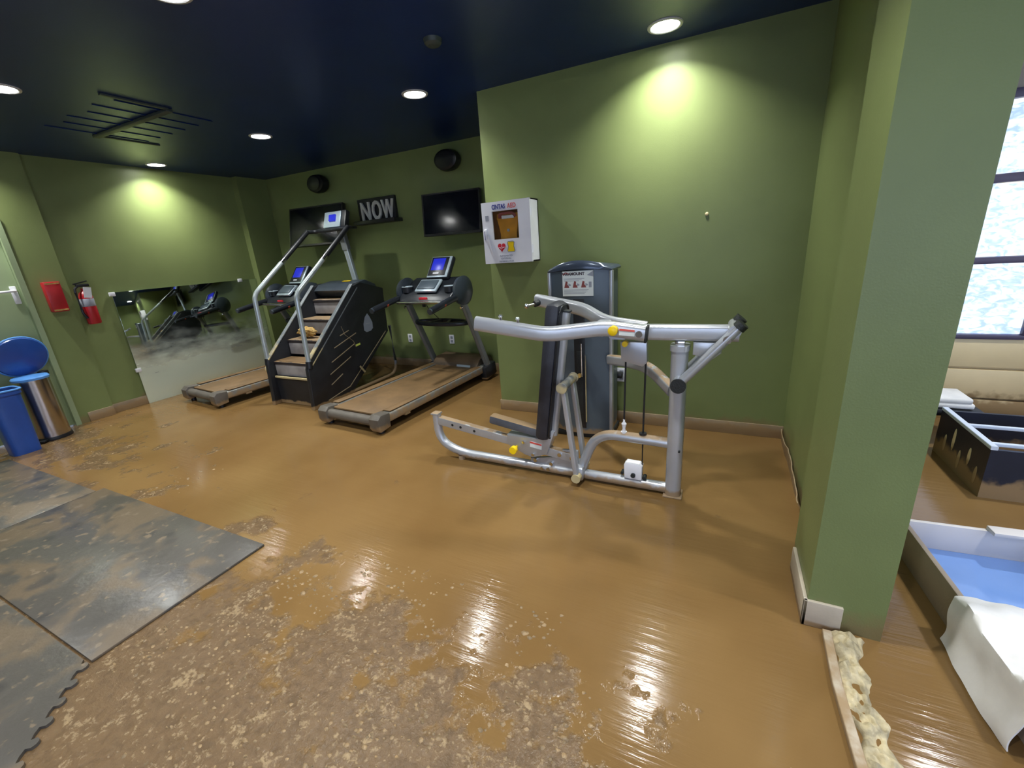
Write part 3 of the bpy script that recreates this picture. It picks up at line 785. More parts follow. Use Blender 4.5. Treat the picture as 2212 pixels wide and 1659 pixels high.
# device inside, standing on the cabinet floor
dz0 = az0+.011
t2 = thing('defibrillator', (tc, 3.40, dz0), 'orange-yellow defibrillator case seen through the cabinet window', 'defibrillator')
dp = [(-.10, 0), (.10, 0), (.105, .08), (.065, .16), (.062, .22), (.105, .33), (.10, .375), (-.10, .375), (-.105, .33), (-.062, .22), (-.065, .16), (-.105, .08)]
obj('case', B().prism([(tc+a, dz0+c) for a, c in dp], 'y', 3.365, 3.44, bev=.01), 'orange', t2)
obj('carry_handle', B().sweep(fillet([(tc-.07, 3.36, dz0+.345), (tc-.055, 3.345, dz0+.375), (tc+.055, 3.345, dz0+.375), (tc+.07, 3.36, dz0+.345)], .02), rrect(.03, .02, .006)), 'maroon', t2)
obj('name_plate', B().box((tc+.005, 3.355, dz0+.347), (.11, .012, .026), bev=.004), 'paper', t2)
obj('button', B().cyl((tc, 3.367, dz0+.245), (tc, 3.358, dz0+.245), .012), 'ink', t2)

# ================================================================== WEIGHT MACHINE
YC = 2.45
g = thing('weight_machine', (-.9, YC, 0), 'silver seated press weight machine with charcoal tower against the green wall', 'exercise machine')
def YZ(x, z, y=YC): return Vector((x, y, z))
obj('base_rail', B().sweep(fillet([YZ(-1.885, .345), YZ(-1.885, .13), YZ(-1.70, .050), YZ(-.20, .038)], .12, 10), rrect(.062, .062, .028), up=(0, 1, 0)), 'silver', g)
obj('end_cap', B().box((-1.885, YC, .352), (.066, .066, .014), bev=.005), 'silver_up', g)
sr = obj('seat_rail', B().sweep([YZ(-1.862, .300), YZ(-.80, .150)], rrect(.05, .062, .006), up=(0, 0, 1)), 'silver_up', g)
for x in (-1.735, -1.665, -1.55):
    z = .300 - (x+1.862)*.1412
    obj('bolt_hole', B().cyl((x, YC-.0262, z), (x, YC-.02, z), .010, n=14), 'cap', sr)
for x in (-.90, -.815):
    z = .300 - (x+1.862)*.1412 + .005
    obj('bolt', B().cyl((x, YC-.036, z), (x, YC-.024, z), .014, n=14), 'chrome', sr)
obj('gusset_plate', B().prism([(-1.12, .075), (-.78, .062), (-.78, .205), (-.88, .20), (-.96, .13), (-1.12, .105)], 'y', YC-.012, YC+.012, bev=.003), 'silver', g)
for x, z in ((-1.08, .098), (-.965, .088)):
    obj('bolt', B().cyl((x, YC-.03, z), (x, YC-.01, z), .013, n=14), 'chrome', g)
ca = obj('seat_carriage', B().prism([(-1.275, .275), (-.98, .265), (-.955, .34), (-.925, .335), (-.985, .165), (-1.09, .125), (-1.15, .14), (-1.275, .20)], 'y', YC-.045, YC+.045, bev=.006), 'silver', g)
obj('adjust_knob', B().cyl((-1.205, YC-.115, .193), (-1.205, YC-.085, .193), .026).cyl((-1.205, YC-.09, .193), (-1.205, YC-.04, .193), .009), 'yellow', ca)
obj('warning_sticker', B().box((-1.06, YC-.0465, .222), (.085, .002, .042), Matrix.Rotation(math.radians(8), 3, 'Y')), 'paper', ca)
obj('sticker_stripe', B().box((-1.06, YC-.048, .236), (.085, .002, .012), Matrix.Rotation(math.radians(8), 3, 'Y')), 'redink', ca)
obj('bolt', B().cyl((-1.15, YC-.055, .235), (-1.15, YC-.04, .235), .011, n=14).cyl((-1.085, YC-.055, .15), (-1.085, YC-.04, .15), .011, n=14), 'chrome', ca)
# seat pad and back pad
seat = obj('seat_pad', B().box((-1.215, YC, .334), (.40, .075, .062), Matrix.Rotation(math.radians(9.5), 3, 'Y'), bev=.014), 'seatv', g)
d = Vector((.118, 0, .885)).normalized()
ang = math.atan2(d.x, d.z)
Rp = Matrix.Rotation(ang, 3, 'Y')
pc = Vector((-.945, YC, .728))
bp = obj('back_pad', B().box(pc, (.095, .20, .90), Rp, bev=.035, ), 'vinyl', g)
obj('piping', B().sweep([pc + Rp @ Vector((.047, a, c)) for a, c in rrect(.17, .87, .05, 5)], circ(.006, 8), up=(0, .3, 1), closed=True), 'black', bp)
obj('back_tube', B().sweep([YZ(-.945, .30), YZ(-.832, 1.115)], rrect(.052, .05, .018), up=(0, 1, 0)), 'silver', g)
obj('back_tube_cap', B().box(YZ(-.831, 1.12), (.056, .054, .012), Rp, bev=.003), 'cap', g)
# post
po = obj('post', B().sweep([YZ(-.187, 0.0), YZ(-.186, .925)], rrect(.088, .10, .03), up=(0, 1, 0)), 'silver', g)
obj('collar', B().sweep([YZ(-.186, .905), YZ(-.186, .935)], rrect(.10, .115, .035), up=(0, 1, 0)), 'silver_hi', po)
obj('pivot_block', B().box(YZ(-.186, .945), (.05, .06, .03), bev=.004), 'chrome', po)
obj('bolt', B().cyl((-.16, YC-.06, .315), (-.16, YC-.04, .315), .006, n=12), 'cap', po)
obj('foot_plate', B().box(YZ(-.187, .005), (.108, .112, .010), bev=.004), 'silver', po)
# main beam
obj('main_beam', B().sweep([YZ(-.56, 1.0), YZ(.095, 1.003)], rrect(.07, .086, .02), up=(0, 0, 1)), 'silver_hi', g)
obj('beam_bracket', B().prism([(-.12, .955), (.0, .955), (.02, .90), (-.02, .865), (-.12, .885)], 'y', YC-.03, YC+.03, bev=.006), 'silver_hi', g)
# arms
na = obj('press_arm', B().sweep(fillet([(-1.285, 2.15, 1.096), (-.868, 2.205, 1.026), (-.56, 2.325, 1.045), (-.352, 2.345, 1.012)], .07, 8), rrect(.06, .084, .024), up=(0, 0, 1)), 'silver_hi', g)
obj('end_plug', B().box((-.349, 2.345, 1.0115), (.012, .066, .09), Matrix.Rotation(math.radians(6), 3, 'Y'), bev=.004), 'cap', na)
obj('pull_pin', B().cyl((-.515, 2.30, 1.038), (-.515, 2.27, 1.038), .026).cyl((-.515, 2.27, 1.038), (-.515, 2.265, 1.038), .026, .018), 'yellow', na)
obj('warning_sticker', B().box((-.445, 2.302, 1.026), (.08, .004, .036), Matrix.Rotation(math.radians(5), 3, 'Y') @ Matrix.Rotation(math.radians(6), 3, 'Z')), 'paper', na)
obj('sticker_stripe', B().box((-.445, 2.299, 1.038), (.08, .004, .010), Matrix.Rotation(math.radians(5), 3, 'Y') @ Matrix.Rotation(math.radians(6), 3, 'Z')), 'redink', na)
obj('bolt', B().cyl((-.383, 2.33, 1.016), (-.383, 2.303, 1.016), .018, n=18), 'chrome', na)
for p in ((-1.13, 2.17, 1.108), (-1.03, 2.185, 1.092)):
    obj('grip_screw', B().cyl(p, (p[0], p[1], p[2]+.022), .008, n=10).ball((p[0], p[1], p[2]+.027), .015, .015, .01), 'chrome', na)
fa = obj('press_arm', B().sweep(fillet([(-1.165, 2.80, 1.142), (-.80, 2.705, 1.090), (-.63, 2.57, 1.03), (-.38, 2.55, 1.0)], .08, 8), rrect(.06, .084, .024), up=(0, 0, 1)), 'silver_hi', g)
obj('grip_collar', B().cyl((-1.135, 2.77, 1.13), (-1.155, 2.735, 1.122), .022, n=16), 'cap', fa)
obj('grip_screw', B().cyl((-1.15, 2.74, 1.123), (-1.185, 2.69, 1.118), .010, n=12).ball((-1.19, 2.68, 1.117), .018), 'chrome', fa)
obj('grip_screw', B().ball((-1.06, 2.74, 1.09), .014), 'chrome', fa)
obj('pull_pin', B().cyl((-.56, 2.51, 1.03), (-.56, 2.485, 1.03), .02), 'yellow', fa)
obj('pull_pin', B().cyl((-.47, 2.40, .945), (-.47, 2.37, .945), .016), 'yellow', fa)
obj('yoke', B().sweep([(-.62, 2.37, 1.02), (-.62, 2.53, 1.02)], rrect(.09, .07, .02)).sweep([(-.50, 2.33, 1.015), (-.50, 2.55, 1.005)], rrect(.10, .07, .02)), 'silver_hi', g)
obj('pulley_plate', B().prism([(-.505, .945), (-.36, .945), (-.355, .83), (-.38, .805), (-.50, .835)], 'y', YC-.028, YC+.028, bev=.004), 'silver_hi', g)
# linkage bars at the right end, one each side of the beam
for y in (2.365, 2.535):
    top, low = Vector((.085, y, 1.045)), Vector((-.178, y, .735))
    lk = obj('link_bar', B().sweep([low, top], rrect(.045, .072, .02), up=(0, 1, 0)), 'silver_hi', g)
    dirv = (top-low).normalized()
    obj('link_cap', B().sweep([top, top + dirv*.03], rrect(.06, .092, .03), up=(0, 1, 0)), 'cap', lk)
    yo = y - .025 if y < YC else y + .025
    obj('pivot_bolt', B().cyl((.04, y, .99), (.04, yo - (.01 if y < YC else -.01), .99), .02, n=16), 'chrome', lk)
obj('pivot_shaft', B().cyl((-.178, 2.33, .735), (-.178, 2.57, .735), .036, n=24), 'silver_hi', g)
obj('shaft_cap', B().cyl((-.178, 2.318, .735), (-.178, 2.332, .735), .040, n=24), 'cap', g)
obj('shaft_cap', B().cyl((-.178, 2.568, .735), (-.178, 2.582, .735), .040, n=24), 'cap', g)
obj('beam_shaft', B().cyl((.07, 2.34, 1.03), (.07, 2.56, 1.03), .03, n=20), 'silver_hi', g)
# curved tube from tower to post
obj('curved_brace', B().sweep(fillet([(-.72, 3.08, .66), (-.55, 2.93, .69), (-.38, 2.70, .725), (-.22, 2.48, .655)], .2, 8), rrect(.055, .075, .02), up=(0, 0, 1)), 'silver_up', g)
# lower loop tube
obj('loop_tube', B().sweep(fillet([YZ(-.21, .338), YZ(-.655, .350), YZ(-.765, .07)], .13, 10), rrect(.062, .062, .029), up=(0, 1, 0)), 'silver_up', g)
# foot lever: two flat bars and a roller
for y in (2.36, 2.54):
    lv = obj('lever_bar', B().sweep([(-.765, y, .06), (-.835, y, .66)], rrect(.03, .048, .006), up=(0, 1, 0)), 'silver_up', g)
    obj('pivot_bolt', B().cyl((-.765, y-.03, .06), (-.765, y+.03, .06), .03, n=18), 'steptrim', lv)
obj('lever_roller', B().cyl((-.838, 2.325, .668), (-.838, 2.575, .668), .028, n=18), 'steptrim', g)
for y in (2.327, 2.56):
    obj('roller_cap', B().cyl((-.838, y, .668), (-.838, y+.014, .668), .034, n=18), 'steptrim', g)
obj('pivot_housing', B().box((-.765, YC, .07), (.07, .15, .09), bev=.012), 'silver', g)
# cables, anchors and pulley bracket
obj('cable', B().tube([YZ(-.478, .85), YZ(-.485, .43)], .0055, 8), 'black', g)
obj('cable', B().tube([YZ(-.365, .85), YZ(-.372, .345), YZ(-.372, .10)], .0055, 8), 'black', g)
obj('cable_anchor', B().lathe([(.008, .375), (.013, .38), (.009, .40), (.016, .43), (.006, .445), (.006, .46)], (-.485, YC, 0), 12).cyl((-.485, YC, .36), (-.485, YC, .38), .018), 'white', g)
obj('cable_slot', B().cyl(YZ(-.372, .376), YZ(-.372, .384), .022, n=16), 'black', g)
lb = obj('pulley_bracket', B().prism([(-.475, .075), (-.37, .072), (-.368, .165), (-.385, .180), (-.465, .182), (-.478, .165)], 'y', YC-.03, YC+.03, bev=.005), 'white', g)
obj('pulley', B().cyl((-.42, YC-.045, .105), (-.42, YC+.045, .105), .014).cyl((-.49, YC-.02, .10), (-.49, YC+.02, .10), .01).cyl((-.355, YC-.02, .085), (-.355, YC+.02, .085), .012), 'cap', lb)
for x in (-1.70, -.79):
    obj('foot', B().cyl((x, YC, 0), (x, YC, .03), .025, n=16), 'silver', g)
obj('joint_bolt', B().cyl((-1.03, YC-.042, .05), (-1.03, YC-.026, .05), .012, n=12).cyl((-.985, YC-.042, .05), (-.985, YC-.026, .05), .012, n=12), 'chrome', g)
# tower
tx, ty = -.945, 3.24
def tower_section(w, dpt, n=12):
    pts = []
    for k in range(n+1):                       # bowed front
        u = -1 + 2*k/n
        pts.append((tx + u*w/2, ty - dpt/2 - .045*(1-u*u)))
    pts += [(tx + w/2, ty + dpt/2), (tx - w/2, ty + dpt/2)]
    return pts
b = B()
b.prism(tower_section(.44, .26), 'z', 0.04, 1.315)
tw = obj('tower_shroud', b, 'shroud', g)
b = B()
sec = lambda w, dp, z: [b.bm.verts.new((x, y, z(x) if callable(z) else z)) for x, y in tower_section(w, dp)]
r0 = sec(.475, .30, lambda x: 1.298 + .025*(1-((x-tx)/.25)**2)); r1 = sec(.48, .305, lambda x: 1.308 + .05*(1-((x-tx)/.25)**2)); r2 = sec(.45, .27, lambda x: 1.318 + .065*(1-((x-tx)/.25)**2))
n = len(r0)
for A, C in ((r0, r1), (r1, r2)):
    for j in range(n): b.bm.faces.new((A[j], A[(j+1) % n], C[(j+1) % n], C[j]))
b.bm.faces.new(r0[::-1]); b.bm.faces.new(r2)
obj('tower_cap', b, 'shroudcap', tw, angle=50)
for s in (-1, 1):
    obj('tower_edge', B().sweep([(tx + s*.232, ty-.13, .03), (tx + s*.232, ty-.13, 1.302)], rrect(.026, .045, .01), up=(0, 1, 0)), 'silver', tw)
obj('tower_base', B().box((tx, ty, .022), (.47, .32, .044), bev=.008), 'cap', tw)
obj('weight_slot', B().box((tx, ty-.172, .60), (.085, .012, 1.02), bev=.004), 'black', tw)
ws = obj('weight_stack', B().box((tx, ty-.177, .42), (.05, .008, .60), bev=.002), 'cap', tw)
obj('selector_rod', B().cyl((tx+.018, ty-.186, .52), (tx+.018, ty-.186, .78), .005, n=8), 'chrome', ws)
obj('selector_pin', B().cyl((tx+.0, ty-.18, .53), (tx+.0, ty-.205, .53), .016, n=14), 'tan', ws)
obj('slot_edge', B().box((tx+.046, ty-.178, .42), (.007, .012, .55)), 'steptrim', tw)
# poster on tower
py = ty-.13-.052
ps = obj('instruction_sheet', B().span(tx-.115, tx+.115, py, py+.006, 1.133, 1.31), 'paper', tw)
obj('sheet_lettering', text_b('PARAMOUNT', .028, facing((tx-.035, py-.001, 1.29)), bold=.0012), 'darkink', ps)
obj('sheet_swoosh', B().sweep([(tx-.11, py-.0018, 1.286), (tx-.09, py-.0018, 1.301), (tx-.065, py-.0018, 1.29)], rrect(.007, .001, .0003), up=(0, 1, 0)), 'maroon', ps)
obj('sheet_corner', B().prism([(tx+.07, 1.28), (tx+.115, 1.268), (tx+.115, 1.31), (tx+.105, 1.303)], 'y', py-.0015, py), 'ink', ps)
for k, x in enumerate((-.082, -.018, .045)):
    obj('exercise_figure', B().prism([(tx+x-.02, 1.193), (tx+x+.018, 1.193), (tx+x+.012, 1.208), (tx+x+.004, 1.216), (tx+x+.006, 1.236), (tx+x-.008, 1.24), (tx+x-.014, 1.218)], 'y', py-.0015, py), 'maroon', ps)
    obj('equipment_figure', B().prism([(tx+x+.012, 1.204), (tx+x+.03, 1.208), (tx+x+.03, 1.216), (tx+x+.012, 1.224)], 'y', py-.0015, py), 'ink', ps)
obj('body_figure', B().span(tx+.082, tx+.102, py-.0015, py, 1.193, 1.233), 'ink', ps)
for k in range(3):
    obj('text_line', B().span(tx-.105, tx+.05-.02*k, py-.0012, py, 1.256-.008*k, 1.259-.008*k), 'ink', ps)
for k in range(4):
    obj('text_line', B().span(tx-.105, tx+.08-.01*k, py-.0012, py, 1.176-.009*k, 1.179-.009*k), 'ink', ps)

# ================================================================== TREADMILLS (local frame: x across, y towards the wall, z up)
def treadmill():
    t = thing('treadmill', (-3.02, 2.62, 0), 'grey treadmill with mud-brown belt, right of the stair climber', 'treadmill', 'treadmills along the far wall', math.radians(-4))
    P = lambda name, b, m, par=t, **k: obj(name, b, m, par, local=True, **k)
    P('belt', B().box((0, .88, .158), (.56, 1.62, .022), bev=.008), 'belt')
    P('deck', B().span(-.29, .29, .1, 1.68, .085, .146), 'blackmud')
    for s in (-1, 1):
        r = P('side_rail', B().sweep([(s*.345, .10, .125), (s*.345, 1.78, .14)], rrect(.105, .085, .018), up=(0, 0, 1)), 'tsilver')
        P('foot_strip', B().box((s*.345, .90, .178), (.085, 1.5, .008), bev=.002), 'belt', r)
        P('rail_clip', B().box((s*.36, .36, .085), (.07, .07, .03), bev=.006), 'tsilver', r)
        c = P('end_cap', B().prism([(0.0, .03), (.12, .045), (.13, .175), (.02, .185), (-.02, .15), (-.02, .06)], 'x', s*.345-.062, s*.345+.062, bev=.012), 'tcap')
        P('rear_foot', B().cyl((s*.345, .06, 0), (s*.345, .06, .05), .028, n=14), 'black', c)
        u = P('upright', B().sweep([(s*.405, 1.80, .10), (s*.40, 1.40, .99)], rrect(.05, .085, .02), up=(0, 1, 0)), 'tupright')
        P('upright_shoe', B().box((s*.40, 1.78, .11), (.09, .24, .16), Matrix.Rotation(math.radians(8), 3, 'X'), bev=.02), 'blackmud', u)
        P('bolt', B().cyl((s*.405, 1.37, .93), (s*.405 - .0, 1.345, .925), .012, n=12), 'chrome', u)
        # cowl pods either side of the console
        pod = P('console_cowl', B().lathe([(0, -.06), (.09, -.055), (.155, -.02), (.165, .02), (.12, .05), (0, .058)], (s*.40, 1.42, 1.10), 28, .95, 1.0,
                Matrix.Rotation(math.radians(90), 3, 'Y') @ Matrix.Rotation(math.radians(20), 3, 'Z')), 'tcowl')
        P('cup_holder', B().lathe([(.055, .0), (.06, .06), (.052, .06), (.046, .01), (0, .01)], (s*.30, 1.33, 1.10), 20), 'tblack', pod)
        P('cup_rim', B().tube([(s*.30 + .057*math.cos(a*math.pi/8), 1.33 + .057*math.sin(a*math.pi/8), 1.163) for a in range(16)], .006, 8, closed=True), 'consil', pod)
        hb = P('handlebar', B().sweep(fillet([(s*.395, 1.40, 1.055), (s*.40, 1.20, 1.03), (s*.40, .86, .965)], .1), circ(.034, 16), up=(0, 0, 1)), 'tblack')
        P('grip', B().cyl((s*.40, 1.05, 1.001), (s*.40, .84, .961), .030, n=16), 'tcowl', hb)
        P('grip_ring', B().cyl((s*.40, 1.075, 1.006), (s*.40, 1.05, 1.001), .034, n=16), 'orangehi', hb)
    P('rear_roller', B().cyl((-.285, .035, .115), (.285, .035, .115), .045, n=24), 'tcap')
    P('motor_hood', B().prism([(1.62, .13), (1.64, .20), (1.72, .262), (1.90, .27), (2.0, .20), (2.0, .06), (1.62, .06)], 'x', -.34, .34, bev=.02), 'hood')
    P('hood_label', B().box((.14, 1.633, .178), (.20, .006, .03), Matrix.Rotation(math.radians(-18), 3, 'X')), 'consil')
    # console
    cb = P('console_body', B().prism([(1.22, 1.0), (1.54, 1.0), (1.60, 1.14), (1.56, 1.24), (1.45, 1.19), (1.26, 1.07)], 'x', -.36, .36, bev=.015), 'tblack')
    P('cross_handle', B().tube([(-.33, 1.17, 1.005), (.33, 1.17, 1.005)], .016), 'chrome')
    P('stop_key', B().box((.02, 1.205, 1.045), (.11, .02, .025), bev=.005), 'heart', cb)
    Rk = Matrix.Rotation(math.radians(-52), 3, 'X')
    kp = P('keypad_frame', B().box((0, 1.345, 1.165), (.30, .03, .19), Rk, bev=.014), 'consil', cb)
    P('keypad', B().box((0, 1.335, 1.178), (.25, .02, .13), Rk, bev=.006), 'shroud', kp)
    for k in range(4):
        P('key_row', B().box((-.075 + .05*k, 1.328, 1.172), (.03, .02, .045), Rk, bev=.003), 'consil', kp)
    Rd = Matrix.Rotation(math.radians(-36), 3, 'X')
    dO = Vector((.02, 1.575, 1.335)); dn = Rd @ Vector((0, -1, 0)); du = Rd @ Vector((0, 0, 1))
    dp = P('display_housing', B().box(dO, (.31, .06, .29), Rd, bev=.025), 'tblack', cb)
    P('display_frame', B().box(dO + dn*.03 + du*.0, (.285, .012, .265), Rd, bev=.005), 'consil', dp)
    P('display_bezel', B().box(dO + dn*.036 + du*.005 - Vector((.012, 0, 0)), (.245, .008, .235), Rd, bev=.003), 'tblack', dp)
    P('display_screen', B().box(dO + dn*.04 + du*.03 - Vector((.02, 0, 0)), (.175, .005, .15), Rd, bev=.001), 'lcd', dp)
    P('display_badge', B().box(dO + dn*.041 - du*.085 - Vector((.02, 0, 0)), (.08, .006, .018), Rd, bev=.001), 'white', dp)
    P('sensor_cable', B().tube([(0, 1.25, 1.0), (.03, 1.26, .93), (.10, 1.34, .80)], .004, 8), 'black', cb)
    P('sensor_block', B().box((-.01, 1.24, .975), (.03, .03, .05), bev=.005), 'black', cb)
    # oval tray ring between the uprights
    ring = [(.36*math.cos(2*math.pi*k/36), 1.50 + .13*math.sin(2*math.pi*k/36), .735) for k in range(36)]
    tr = P('tray_ring', B().sweep(ring, rrect(.05, .045, .015), closed=True), 'tblack')
    P('tray_bar', B().box((.10, 1.50, .735), (.035, .25, .03), Matrix.Rotation(.5, 3, 'Z')).box((-.12, 1.50, .735), (.035, .25, .03), Matrix.Rotation(-.3, 3, 'Z')), 'tblack', tr)
    return t

def copy_tree(o, parent=None):
    kids = list(o.children)
    c = o.copy(); COL.objects.link(c); c.parent = parent
    for k in kids: copy_tree(k, c)
    return c
TR = treadmill()
bpy.context.view_layer.update()
TL = copy_tree(TR)
TL.location = (-5.42, 2.66, 0); TL.rotation_euler = (0, 0, math.radians(-6))
TL['label'] = 'grey treadmill with mud-brown belt, between the mirror and the stair climber'

# ================================================================== STAIR CLIMBER
sx0, sx1 = -4.50, -3.82
s = thing('stair_climber', (-4.16, 3.5, 0), 'black stair climber with muddy steps and tall silver handrails, between the treadmills', 'exercise machine')
prof = [(2.90, 0.0), (3.46, 0.0), (3.50, .07), (4.20, .60), (4.225, 1.14), (4.06, 1.185), (3.86, 1.245), (3.74, 1.215), (2.955, .50), (2.93, .44), (2.93, .35)]
for xa, xb in ((sx0, sx0+.05), (sx1-.05, sx1)):
    pn = obj('side_panel', B().prism(prof, 'x', xa, xb, bev=.008), 'blackmud', s)
    obj('edge_trim', B().sweep([((xa+xb)/2, 2.955, .512), ((xa+xb)/2, 3.74, 1.232)], rrect(.05, .016, .006)), 'steptrim', pn)
    obj('edge_line', B().sweep([(xb+.001 if xa > -4 else xa-.001, 2.97, .455), (xb+.001 if xa > -4 else xa-.001, 3.80, 1.19)], rrect(.004, .012, .001)), 'steptrim', pn)
    if xa > -4:
        X = xb + .0015
        for (ya, za, yb, zb) in ((3.10, .045, 3.44, .105), (3.18, .20, 3.36, .275), (3.19, .315, 3.52, .435), (3.24, .44, 3.60, .565), (3.31, .585, 3.66, .685), (3.42, .70, 3.56, .735)):
            obj('panel_line', B().sweep([(X, ya, za), (X, yb, zb)], rrect(.003, .010, .001)), 'scratch', pn)
        obj('panel_line', B().sweep([(X, 3.46, .80), (X, 3.49, .70), (X, 3.60, .60), (X, 3.62, .53)], rrect(.003, .006, .001), up=(1, 0, 0)), 'scratch', pn)
        obj('lower_edge_line', B().sweep([(X, 3.44, .11), (X, 4.15, .61)], rrect(.003, .010, .001)), 'scratch', pn)
        sp = [(3.885, .875), (3.915, .83), (3.945, .76), (3.94, .69), (3.90, .665), (3.83, .66), (3.795, .685), (3.80, .76), (3.84, .84)]
        obj('shield_badge', B().prism(sp, 'x', xb, xb+.004), 'shield', pn)
        obj('badge_line', B().span(xb+.004, xb+.006, 3.83, 3.90, .752, .764), 'ink', pn)
        obj('sticker', B().box((X, 3.66, .545), (.002, .07, .022), Matrix.Rotation(math.radians(8), 3, 'X')), 'lime', pn)
        obj('frame_bracket', B().box((xb+.004, 3.66, .245), (.008, .02, .11), Matrix.Rotation(math.radians(35), 3, 'X')), 'steptrim', pn)
ix0, ix1 = sx0+.052, sx1-.052
obj('front_apron', B().prism([(2.99, .005), (3.04, .005), (3.04, .33), (2.99, .33)], 'x', ix0, ix1), 'blackmud', s)
obj('inner_body', B().prism([(3.25, .02), (3.45, .02), (4.15, .60), (4.15, 1.10), (3.95, 1.05)], 'x', ix0, ix1), 'black', s)
for k in range(4):
    y, z = 3.0 + .225*k, .485 + .195*k
    tr = obj('step_tread', B().span(ix0, ix1, y, y+.24, z-.03, z, bev=.006), 'stepblack', s)
    obj('tread_silt', B().span(ix0+.01, ix1-.01, y+.02, y+.225, z-.001, z+.004), 'belt' if k == 0 else 'stepgrey', tr)
    obj('step_riser', B().span(ix0, ix1, y+.012, y+.03, z-.165, z-.032, bev=.003), 'stepgrey', s)
obj('lower_lip', B().span(ix0, ix1, 2.975, 3.03, .30, .325, bev=.006), 'steptrim', s)
hood = obj('top_hood', B().prism([(3.72, 1.17), (3.80, 1.235), (4.0, 1.265), (4.16, 1.20), (4.2, 1.10), (3.95, 1.05), (3.80, 1.10)], 'x', ix0, ix1, bev=.01), 'tcowl', s)
obj('hood_sticker', B().box((-4.10, 3.93, 1.2595), (.12, .035, .004), Matrix.Rotation(math.radians(8), 3, 'X')), 'yellow', hood)
for x in (sx0+.015, sx1-.015):
    hr = obj('handrail', B().sweep(fillet([(x, 2.965, .50), (x, 2.99, 1.21), (x, 3.83, 1.845)], .07, 8), circ(.024, 16), up=(1, 0, 0)), 'polewhite', s)
    obj('rail_grip', B().cyl((x, 3.45, 1.558), (x, 3.84, 1.853), .027, n=16), 'black', hr)
    obj('grip_band', B().cyl((x, 3.40, 1.520), (x, 3.46, 1.566), .0262, n=16), 'chrome', hr)
    obj('rail_socket', B().cyl((x, 2.96, .45), (x, 2.97, .52), .034, n=16), 'black', hr)
obj('cross_bar', B().tube(fillet([(sx0+.015, 3.83, 1.845), (sx0+.05, 3.93, 1.85), (sx1-.05, 3.93, 1.85), (sx1-.015, 3.83, 1.845)], .06), .022), 'black', s)
cp = obj('console_post', B().sweep([(-4.11, 4.10, 1.20), (-4.15, 4.04, 1.80)], rrect(.07, .05, .012), up=(0, 1, 0)), 'polewhite', s)
obj('post_sleeve', B().sweep([(-4.137, 4.06, 1.62), (-4.152, 4.035, 1.86)], rrect(.09, .07, .016), up=(0, 1, 0)), 'tupright', cp)
Rc = Matrix.Rotation(math.radians(-20), 3, 'X')
cs = obj('console', B().box((-4.18, 4.03, 1.955), (.34, .07, .215), Rc, bev=.02).box((-4.16, 4.0, 1.855), (.5, .12, .03), bev=.012), 'black', s)
obj('console_face', B().box((-4.205, 3.99, 1.965), (.265, .02, .185), Rc, bev=.006), 'consil', cs)
obj('console_screen', B().box((-4.195, 3.978, 1.983), (.10, .02, .075), Rc, bev=.002), 'lcd', cs)
obj('rear_frame', B().tube(fillet([(sx1-.02, 3.46, .022), (sx1-.02, 4.20, .03), (sx1-.02, 4.27, .12), (sx1-.02, 4.26, .66)], .08), .02), 'tupright', s)
obj('rear_frame', B().tube(fillet([(sx0+.02, 3.46, .022), (sx0+.02, 4.20, .03), (sx0+.02, 4.27, .12), (sx0+.02, 4.26, .66)], .08), .02), 'tupright', s)
obj('transport_wheel', B().cyl((sx0-.03, 2.98, .40), (sx0, 2.98, .40), .045, n=20), 'steptrim', s)

# crumpled glove left on the third step
def crumple(c, r, sq, seed, name, m, label, cat):
    b = B(); bmesh.ops.create_icosphere(b.bm, subdivisions=4, radius=1.0)
    for v in b.bm.verts:
        n1 = mnoise.noise(v.co*2.2 + Vector((seed, 0, 0))); n2 = mnoise.noise(v.co*5 + Vector((0, seed, 0)))
        k = 1 + .45*n1 + .22*n2
        v.co = Vector((v.co.x*r[0]*k, v.co.y*r[1]*k, v.co.z*r[2]*k))
    zm = min(v.co.z for v in b.bm.verts)
    bmesh.ops.translate(b.bm, vec=Vector(c) - Vector((0, 0, zm)), verts=b.bm.verts)
    o = obj(name, b, m, angle=80); recenter(o); tag(o, label, cat); return o
crumple((-4.24, 3.335, .6855), (.13, .06, .055), 0, 3.1, 'crumpled_cloth', 'tan', 'crumpled tan rag lying on a step of the stair climber', 'rag')

# low white refrigerator in the corner behind the treadmill: the photograph shows it in the mirror
t = thing('small_refrigerator', (-2.14, 4.57, 0), 'low white refrigerator seen only as a reflection in the mirror', 'refrigerator')
obj('body', B().span(-2.37, -1.91, 4.47, 4.68, .03, 1.05, bev=.01), 'white', t)
obj('door', B().span(-2.37, -1.91, 4.44, 4.468, .06, 1.04, bev=.01), 'white', t)
obj('handle', B().span(-1.97, -1.95, 4.42, 4.44, .6, .9, bev=.004), 'ink', t)
obj('side_panel', B().span(-2.376, -2.37, 4.48, 4.67, .06, 1.03), 'white', t)
for x in (-2.33, -1.95):
    obj('foot', B().cyl((x, 4.5, 0), (x, 4.5, .035), .02, n=12), 'black', t)

# ================================================================== FLOOR MATS AND MUD
def matobj(x0, x1, y0, y1, z, label):
    o = obj('rubber_mat', B().span(x0, x1, y0, y1, z, z+.014, bev=.004), 'rubber'); recenter(o)
    tag(o, label, 'mat', 'grey rubber floor mats')
matobj(-4.05, -2.225, .415, 1.185, 0.0, 'grey rubber mat with muddy footprints, its corner nearest the floor centre')
matobj(-5.66, -4.055, .415, 1.14, 0.0, 'grey rubber mat towards the steel bin, at the left edge')
